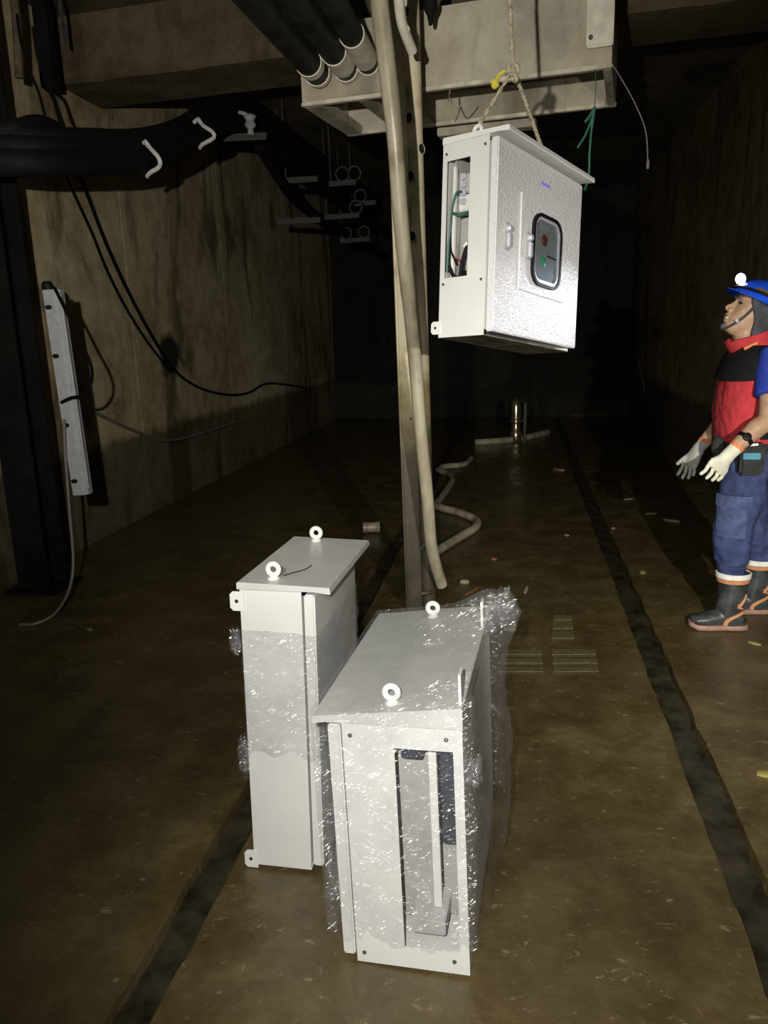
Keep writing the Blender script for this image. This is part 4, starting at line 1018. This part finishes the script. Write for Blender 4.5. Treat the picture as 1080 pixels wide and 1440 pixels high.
# trousers
tr = MB()
LF = Vector((1.02, 3.715, 0)); RF = Vector((1.20, 3.95, 0))
Lk = tp(1021, 742, 3.70); Rk = Vector((1.13, 3.92, 0.47))
tr.rings([ell(Vector((1.05, PY, 0.95)), Fd, Sd, 0.115, 0.155), ell(Vector((1.05, PY, 0.88)), Fd, Sd, 0.122, 0.165), ell(Vector((1.055, PY, 0.80)), Fd, Sd, 0.125, 0.17), ell(Vector((1.06, PY, 0.74)), Fd, Sd, 0.10, 0.14)])
limb(tr, [(Vector((1.05, PY-0.075, 0.82)), 0.105), (Vector((1.035, 3.72, 0.66)), 0.102), (Vector((1.010, 3.71, 0.52)), 0.088), (Vector((1.005, 3.705, 0.42)), 0.086), (Vector((1.015, 3.71, 0.33)), 0.070), (Vector((1.02, 3.715, 0.24)), 0.052)], 20)
limb(tr, [(Vector((1.07, PY+0.075, 0.82)), 0.105), (Vector((1.10, 3.90, 0.64)), 0.102), (Vector((1.14, 3.93, 0.50)), 0.088), (Vector((1.17, 3.94, 0.40)), 0.085), (Vector((1.19, 3.95, 0.32)), 0.070), (Vector((1.20, 3.95, 0.24)), 0.052)], 20)
def tw_(v):
    a = 0.008*noise.noise(Vector((v.x*8, v.y*8, v.z*16)))+0.006*noise.noise(v*24)
    return a+(0.006*noise.noise(Vector((v.x*10, v.y*10, v.z*55))) if v.z < 0.5 else 0)
trou = remeshed(tr, 'trousers', 'denim', person, 0.009, 2, tw_)
def patch(root, name, mat, cx, cz, hw, hh, R, c, th=0.012):
    # curved patch on the near side of the leg round axis c (x, y)
    mb = MB(); rg = []
    for rad in (R, R+th):
        for zz in (cz-hh, cz+hh):
            rg.append([Vector((c[0]-math.sin(a)*rad, c[1]-math.cos(a)*rad, zz)) for a in [cx-hw+2*hw*k/8 for k in range(9)]])
    a, b, c_, d = rg
    mb.rings([a, b, d, c_, a], False, False)
    mb.add([a[0], b[0], d[0], c_[0]], [(0, 1, 2, 3)]).add([a[-1], b[-1], d[-1], c_[-1]], [(0, 1, 2, 3)])
    return mb.build(name, mat, root, True, 60)
pk = patch(trou, 'cargo_pocket', 'denim2', 0.55, 0.55, 0.72, 0.075, 0.089, (1.018, 3.71))
patch(trou, 'pocket_flap', 'denim2', 0.55, 0.645, 0.80, 0.028, 0.094, (1.025, 3.715), 0.018)

# boots
def boot(c, ang, label=None):
    d = Vector((-math.cos(ang), -math.sin(ang), 0)); s = Vector((-d.y, d.x, 0)); s = s if s.y < 0 else -s
    root = bpy.data.objects.new('rubber_boot', None)
    b = MB()
    b.rings([ell(c+d*-0.005+ZV*0.02, d, s, 0.056, 0.044), ell(c+ZV*0.06, d, s, 0.066, 0.044), ell(c+ZV*0.11, d, s, 0.062, 0.046), ell(c+d*-0.004+ZV*0.16, d, s, 0.060, 0.052), ell(c+d*-0.006+ZV*0.22, d, s, 0.068, 0.060), ell(c+d*-0.006+ZV*0.285, d, s, 0.073, 0.064)])
    b.rings([ell(c+d*-0.075+ZV*0.035, s, ZV, 0.030, 0.024), ell(c+d*-0.06+ZV*0.045, s, ZV, 0.040, 0.036), ell(c+ZV*0.055, s, ZV, 0.043, 0.048), ell(c+d*0.06+ZV*0.050, s, ZV, 0.043, 0.042), ell(c+d*0.11+ZV*0.043, s, ZV, 0.046, 0.034), ell(c+d*0.155+ZV*0.040, s, ZV, 0.042, 0.028), ell(c+d*0.178+ZV*0.040, s, ZV, 0.026, 0.018)])
    sh = remeshed(b, 'rubber_boot', 'boot', person, 0.006, 3)
    sole = []
    for z, g in ((0.001, 0.0), (0.006, 0.003), (0.020, 0.003), (0.024, 0.0)):
        ring = []
        for t, w_ in ((-0.085, 0.018), (-0.078, 0.034), (-0.05, 0.042), (0.0, 0.043), (0.05, 0.042), (0.10, 0.047), (0.15, 0.043), (0.175, 0.028), (0.185, 0.012)): ring.append((t, w_+g))
        pts = [c+d*t+s*w_+ZV*(z+(0.010 if t > 0.16 else 0)) for t, w_ in ring]+[c+d*t-s*w_+ZV*(z+(0.010 if t > 0.16 else 0)) for t, w_ in reversed(ring)]
        sole.append(pts)
    MB().rings(sole).build('sole', 'boot_sole', sh, True, 50)
    cu_ = c+d*-0.006
    MB().rings([ell(cu_+ZV*0.262, d, s, 0.076, 0.067), ell(cu_+ZV*0.262, d, s, 0.080, 0.071), ell(cu_+ZV*0.283, d, s, 0.081, 0.072), ell(cu_+ZV*0.286, d, s, 0.076, 0.067), ell(cu_+ZV*0.262, d, s, 0.072, 0.064)], True, False).build('white_cuff', 'boot_white', sh)
    MB().rings([ell(cu_+ZV*0.238, d, s, 0.0725, 0.0645), ell(cu_+ZV*0.240, d, s, 0.075, 0.067), ell(cu_+ZV*0.258, d, s, 0.077, 0.069), ell(cu_+ZV*0.260, d, s, 0.074, 0.066)], True, False).build('orange_band', 'boot_orange', sh)
    # orange swooshes on the near side: thin raised strips that hug the rubber
    def strip(pts, hw):
        P = spline([c+d*a+s*b_+ZV*z for a, b_, z in pts], 6); mb = MB(); rgx = []
        for i, p in enumerate(P):
            t = (P[min(i+1, len(P)-1)]-P[max(i-1, 0)]).normalized(); u = t.cross(s).normalized(); k = hw[0]+(hw[1]-hw[0])*i/(len(P)-1)
            rgx.append([p+u*k+s*-0.012, p+u*k+s*0.004, p-u*k+s*0.004, p-u*k-s*0.012])
        mb.rings(rgx).build('orange_stripe', 'boot_orange', sh, True, 40)
    strip([(-0.055, 0.030, 0.092), (-0.03, 0.038, 0.080), (0.0, 0.042, 0.066), (0.022, 0.043, 0.050), (0.030, 0.043, 0.028)], (0.006, 0.010))
    strip([(-0.066, 0.020, 0.178), (-0.052, 0.034, 0.155), (-0.036, 0.043, 0.135), (-0.022, 0.046, 0.126)], (0.003, 0.009))
    strip([(-0.022, 0.046, 0.126), (-0.036, 0.041, 0.118), (-0.05, 0.032, 0.108)], (0.008, 0.003))
    bpy.data.objects.remove(root)
    return sh
boot(LF, 0.06); boot(RF, 0.10)

# gloves
def finger(mb, pts, r): mb.tube(spline(pts, 5), [r*(1.05-0.2*i/(5*(len(pts)-1))) for i in range(5*(len(pts)-1)+1)], 10); mb.ellipsoid(pts[-1], r*0.85, r*0.85, r*0.85, None, 10, 8)
def glove(name, mat, wrist, back, knuckles, tips, thumb, Y, palmn, band, elbow):
    g = MB(); wv = tp(*wrist, Y); d0 = (wv-elbow).normalized()
    kn_ = [tp(x, y, Y+dy) for x, y, dy in knuckles]; kc = sum(kn_, Vector())/len(kn_)
    acr = (kn_[-1]-kn_[0]).normalized(); ax = (kc-wv).normalized(); nr = ax.cross(acr).normalized()
    acr = nr.cross(ax).normalized(); half = (kn_[-1]-kn_[0]).length/2+0.012
    if (kn_[-1]-kn_[0]).dot(acr) < 0: acr = -acr
    g.rings([ell(wv-d0*0.055, acr, nr, 0.031, 0.029, 20), ell(wv-d0*0.01, acr, nr, 0.031, 0.027, 20), ell(wv.lerp(kc, .3), acr, nr, 0.036, 0.023, 20), ell(wv.lerp(kc, .7), acr, nr, half*0.98, 0.019, 20, 2.5), ell(kc, acr, nr, half, 0.015, 20, 2.5), ell(kc+ax*0.006, acr, nr, half*0.9, 0.010, 20)])
    for kp, (x, y, dy) in zip(kn_, tips):
        tpp = tp(x, y, Y+dy); mid = kp.lerp(tpp, .5)+nr*0.006*palmn
        finger(g, [kp-ax*0.02, kp, mid, tpp], 0.0095)
    if thumb:
        finger(g, [wv.lerp(kc, .35)+acr*thumb[3]*0.02, tp(thumb[0], thumb[1], Y+thumb[2]).lerp(wv.lerp(kc, .4)+acr*thumb[3]*0.03, .5), tp(thumb[0], thumb[1], Y+thumb[2])], 0.011)
    o = remeshed(g, name, mat, person, 0.0028, 2)
    MB().rings([ell(wv-d0*0.060, acr, nr, 0.030, 0.028, 20), ell(wv-d0*0.060, acr, nr, 0.0335, 0.0315, 20), ell(wv-d0*0.044, acr, nr, 0.0335, 0.0315, 20), ell(wv-d0*0.044, acr, nr, 0.030, 0.028, 20)], True, False).build('cuff_band', band, o)
    return o
glove('work_glove', 'glove_white', (1024, 640), None, [(996, 655, -0.03), (1003, 659, -0.02), (1010, 663, -0.005), (1017, 665, 0.015)], [(986, 666, -0.03), (994, 672, -0.02), (1002, 675, 0.0), (1010, 675, 0.02)], (997, 668, 0.06, 0), 3.44, 1, 'orange', Lel)
glove('work_glove', 'glove_grey', (982, 631), None, [(962, 649, 0.03), (966, 653, 0.01), (971, 656, -0.01), (976, 657, -0.03)], [(953, 667, 0.03), (960, 672, 0.01), (968, 672, -0.01), (975, 668, -0.03)], (953, 652, 0.01, -1), 3.93, -1, 'orange', Rel)
# wrist watch
wd_ = (Lwr-Lel).normalized(); wc = Lwr-wd_*0.065
a_ = wd_.orthogonal().normalized(); b_ = wd_.cross(a_)
wa = MB().rings([ell(wc-wd_*0.010, a_, b_, 0.0345, 0.0345), ell(wc-wd_*0.010, a_, b_, 0.037, 0.037), ell(wc+wd_*0.010, a_, b_, 0.037, 0.037), ell(wc+wd_*0.010, a_, b_, 0.0345, 0.0345)], True, False).build('watch_strap', 'dark_plastic', person)
vn = (CAM-wc); vn = (vn-wd_*vn.dot(wd_)).normalized()
MB().lathe(wc+vn*0.035, vn, [(0, 0.018), (0.008, 0.018), (0.010, 0.014)], 18).build('watch_face', 'dark_plastic', wa)

# belt, pouch
MB().rings([ell(Vector((1.05, PY, z)), Fd, Sd, r1, r2, 30, 2.2) for z, r1, r2 in ((0.865, 0.126, 0.172), (0.865, 0.133, 0.180), (0.908, 0.133, 0.180), (0.908, 0.126, 0.172))], True, False).build('belt', 'pouch', person)
p1 = tp(1040, 622, 3.60); p2 = tp(1071, 667, 3.60)
pou = MB().box((p1.x, 3.56, p2.z), (p2.x, 3.63, p1.z), 0.012).build('tool_pouch', 'pouch', person)
t1 = tp(1045, 637, 3.555); t2 = tp(1069, 646, 3.555)
MB().box((t1.x, 3.548, t2.z), (t2.x, 3.562, t1.z), 0.002).build('teal_patch', 'teal', pou)
t1 = tp(1054, 626, 3.55); t2 = tp(1066, 625, 3.55)
MB().tube([t1, t2], 0.006, 8).build('pale_tag', 'boot_white', pou)
b1 = tp(1010, 622, 3.66)
MB().ellipsoid(b1+Vector((0, 0, -0.02)), 0.03, 0.03, 0.05).build('belt_bag', 'pouch', person)

# hood cloth under the helmet
hd = MB(); rg = []
for u, f, b, s in ((-0.150, -0.03, 0.125, 0.085), (-0.115, -0.022, 0.120, 0.084), (-0.075, -0.010, 0.116, 0.084), (-0.035, 0.002, 0.114, 0.085), (0.0, 0.026, 0.115, 0.088), (0.030, 0.052, 0.114, 0.089), (0.058, 0.060, 0.108, 0.086)):
    ring = []
    for k in range(21):
        t = -PI/2-0.0+PI*k/20
        ring.append(HP(f*(1-math.cos(t))-b*math.cos(t) if True else 0, s*math.sin(t), u))
    rg.append(ring)
hood = MB()
hood.rings(rg, False, False)
ho = hood.build('head_cloth', 'hood', person, True, 80, fix=False)
sm = ho.modifiers.new('thickness', 'SOLIDIFY'); sm.thickness = 0.006
# helmet
he = MB(); rg = []
for i in range(11):
    a = (PI/2)*i/10.4; rg.append([HP(-0.008+0.130*math.cos(a)*math.cos(t), 0.108*math.cos(a)*math.sin(t), 0.045+0.105*math.sin(a)) for t in [2*PI*k/36 for k in range(36)]])
he.rings([[HP(-0.008+0.122*math.cos(t), 0.101*math.sin(t), 0.046) for t in [2*PI*k/36 for k in range(36)]]]+rg)
helm = he.build('helmet', 'helmet', person, True, 50)
br_ = MB(); rg = []
for r_, dz in ((0.95, 0.004), (1.0, 0.002), (1.055, -0.003), (1.06, -0.007), (1.0, -0.003), (0.95, 0.0)):
    rg.append([HP(-0.008+0.130*r_*math.cos(t)+(0.028 if math.cos(t) > 0 else 0)*max(0, math.cos(t))*(r_ > 1.03), 0.108*r_*math.sin(t), 0.047+dz+0.012*max(0, math.cos(t))*(r_ > 1.03)) for t in [2*PI*k/36 for k in range(36)]])
br_.rings(rg+[rg[0]], True, False).build('brim', 'helmet', helm, True, 50)
MB().rings([[HP(-0.008+0.131*math.cos(a)*math.cos(t), 0.110*math.cos(a)*math.sin(t), 0.045+0.106*math.sin(a)) for t in [0.95+1.0*k/10 for k in range(11)]] for a in (0.32, 0.50)], False, False).build('helmet_sticker', 'helmet_mark', helm)
for s in (1, -1):
    MB().tube(spline([HP(0.03, 0.089*s, 0.05), HP(0.035, 0.085*s, 0.0), HP(0.055, 0.070*s, -0.055), HP(0.078, 0.040*s, -0.098), HP(0.088, 0.0, -0.112)]), 0.0055, 8).build('chin_strap', 'hood', helm)
bk = HP(0.062, 0.066, -0.062)
MB().ellipsoid(bk, 0.014, 0.006, 0.009, RH, 10, 8).build('strap_buckle', 'zinc', helm)
# head lamp
lc = HP(0.118, 0.0, 0.112); tgt = TH@Vector((0.44, 0, 0.11))
ld = (tgt-lc).normalized()
lamp = MB().lathe(lc-ld*0.030, ld, [(-0.006, 0.014), (0, 0.026), (0.022, 0.030), (0.030, 0.031), (0.031, 0.027)], 22).build('headlamp', 'dark_plastic', person)
MB().lathe(lc, ld, [(0, 0.025), (0.006, 0.023), (0.010, 0.016), (0.012, 0.006)], 22).build('lamp_lens', 'lamp', lamp)
MB().tube(spline([HP(0.122*math.cos(t), 0.118*math.sin(t), 0.075) for t in [-2.6+5.2*k/24 for k in range(25)]], 2), 0.006, 6).build('lamp_strap', 'dark_plastic', helm)
hl = light('headlamp_beam', 'SPOT', lc+ld*0.05, tgt, 38, (0.84, 0.88, 1.0), 0.012, 27, 1.0)
attach(hl, lamp)
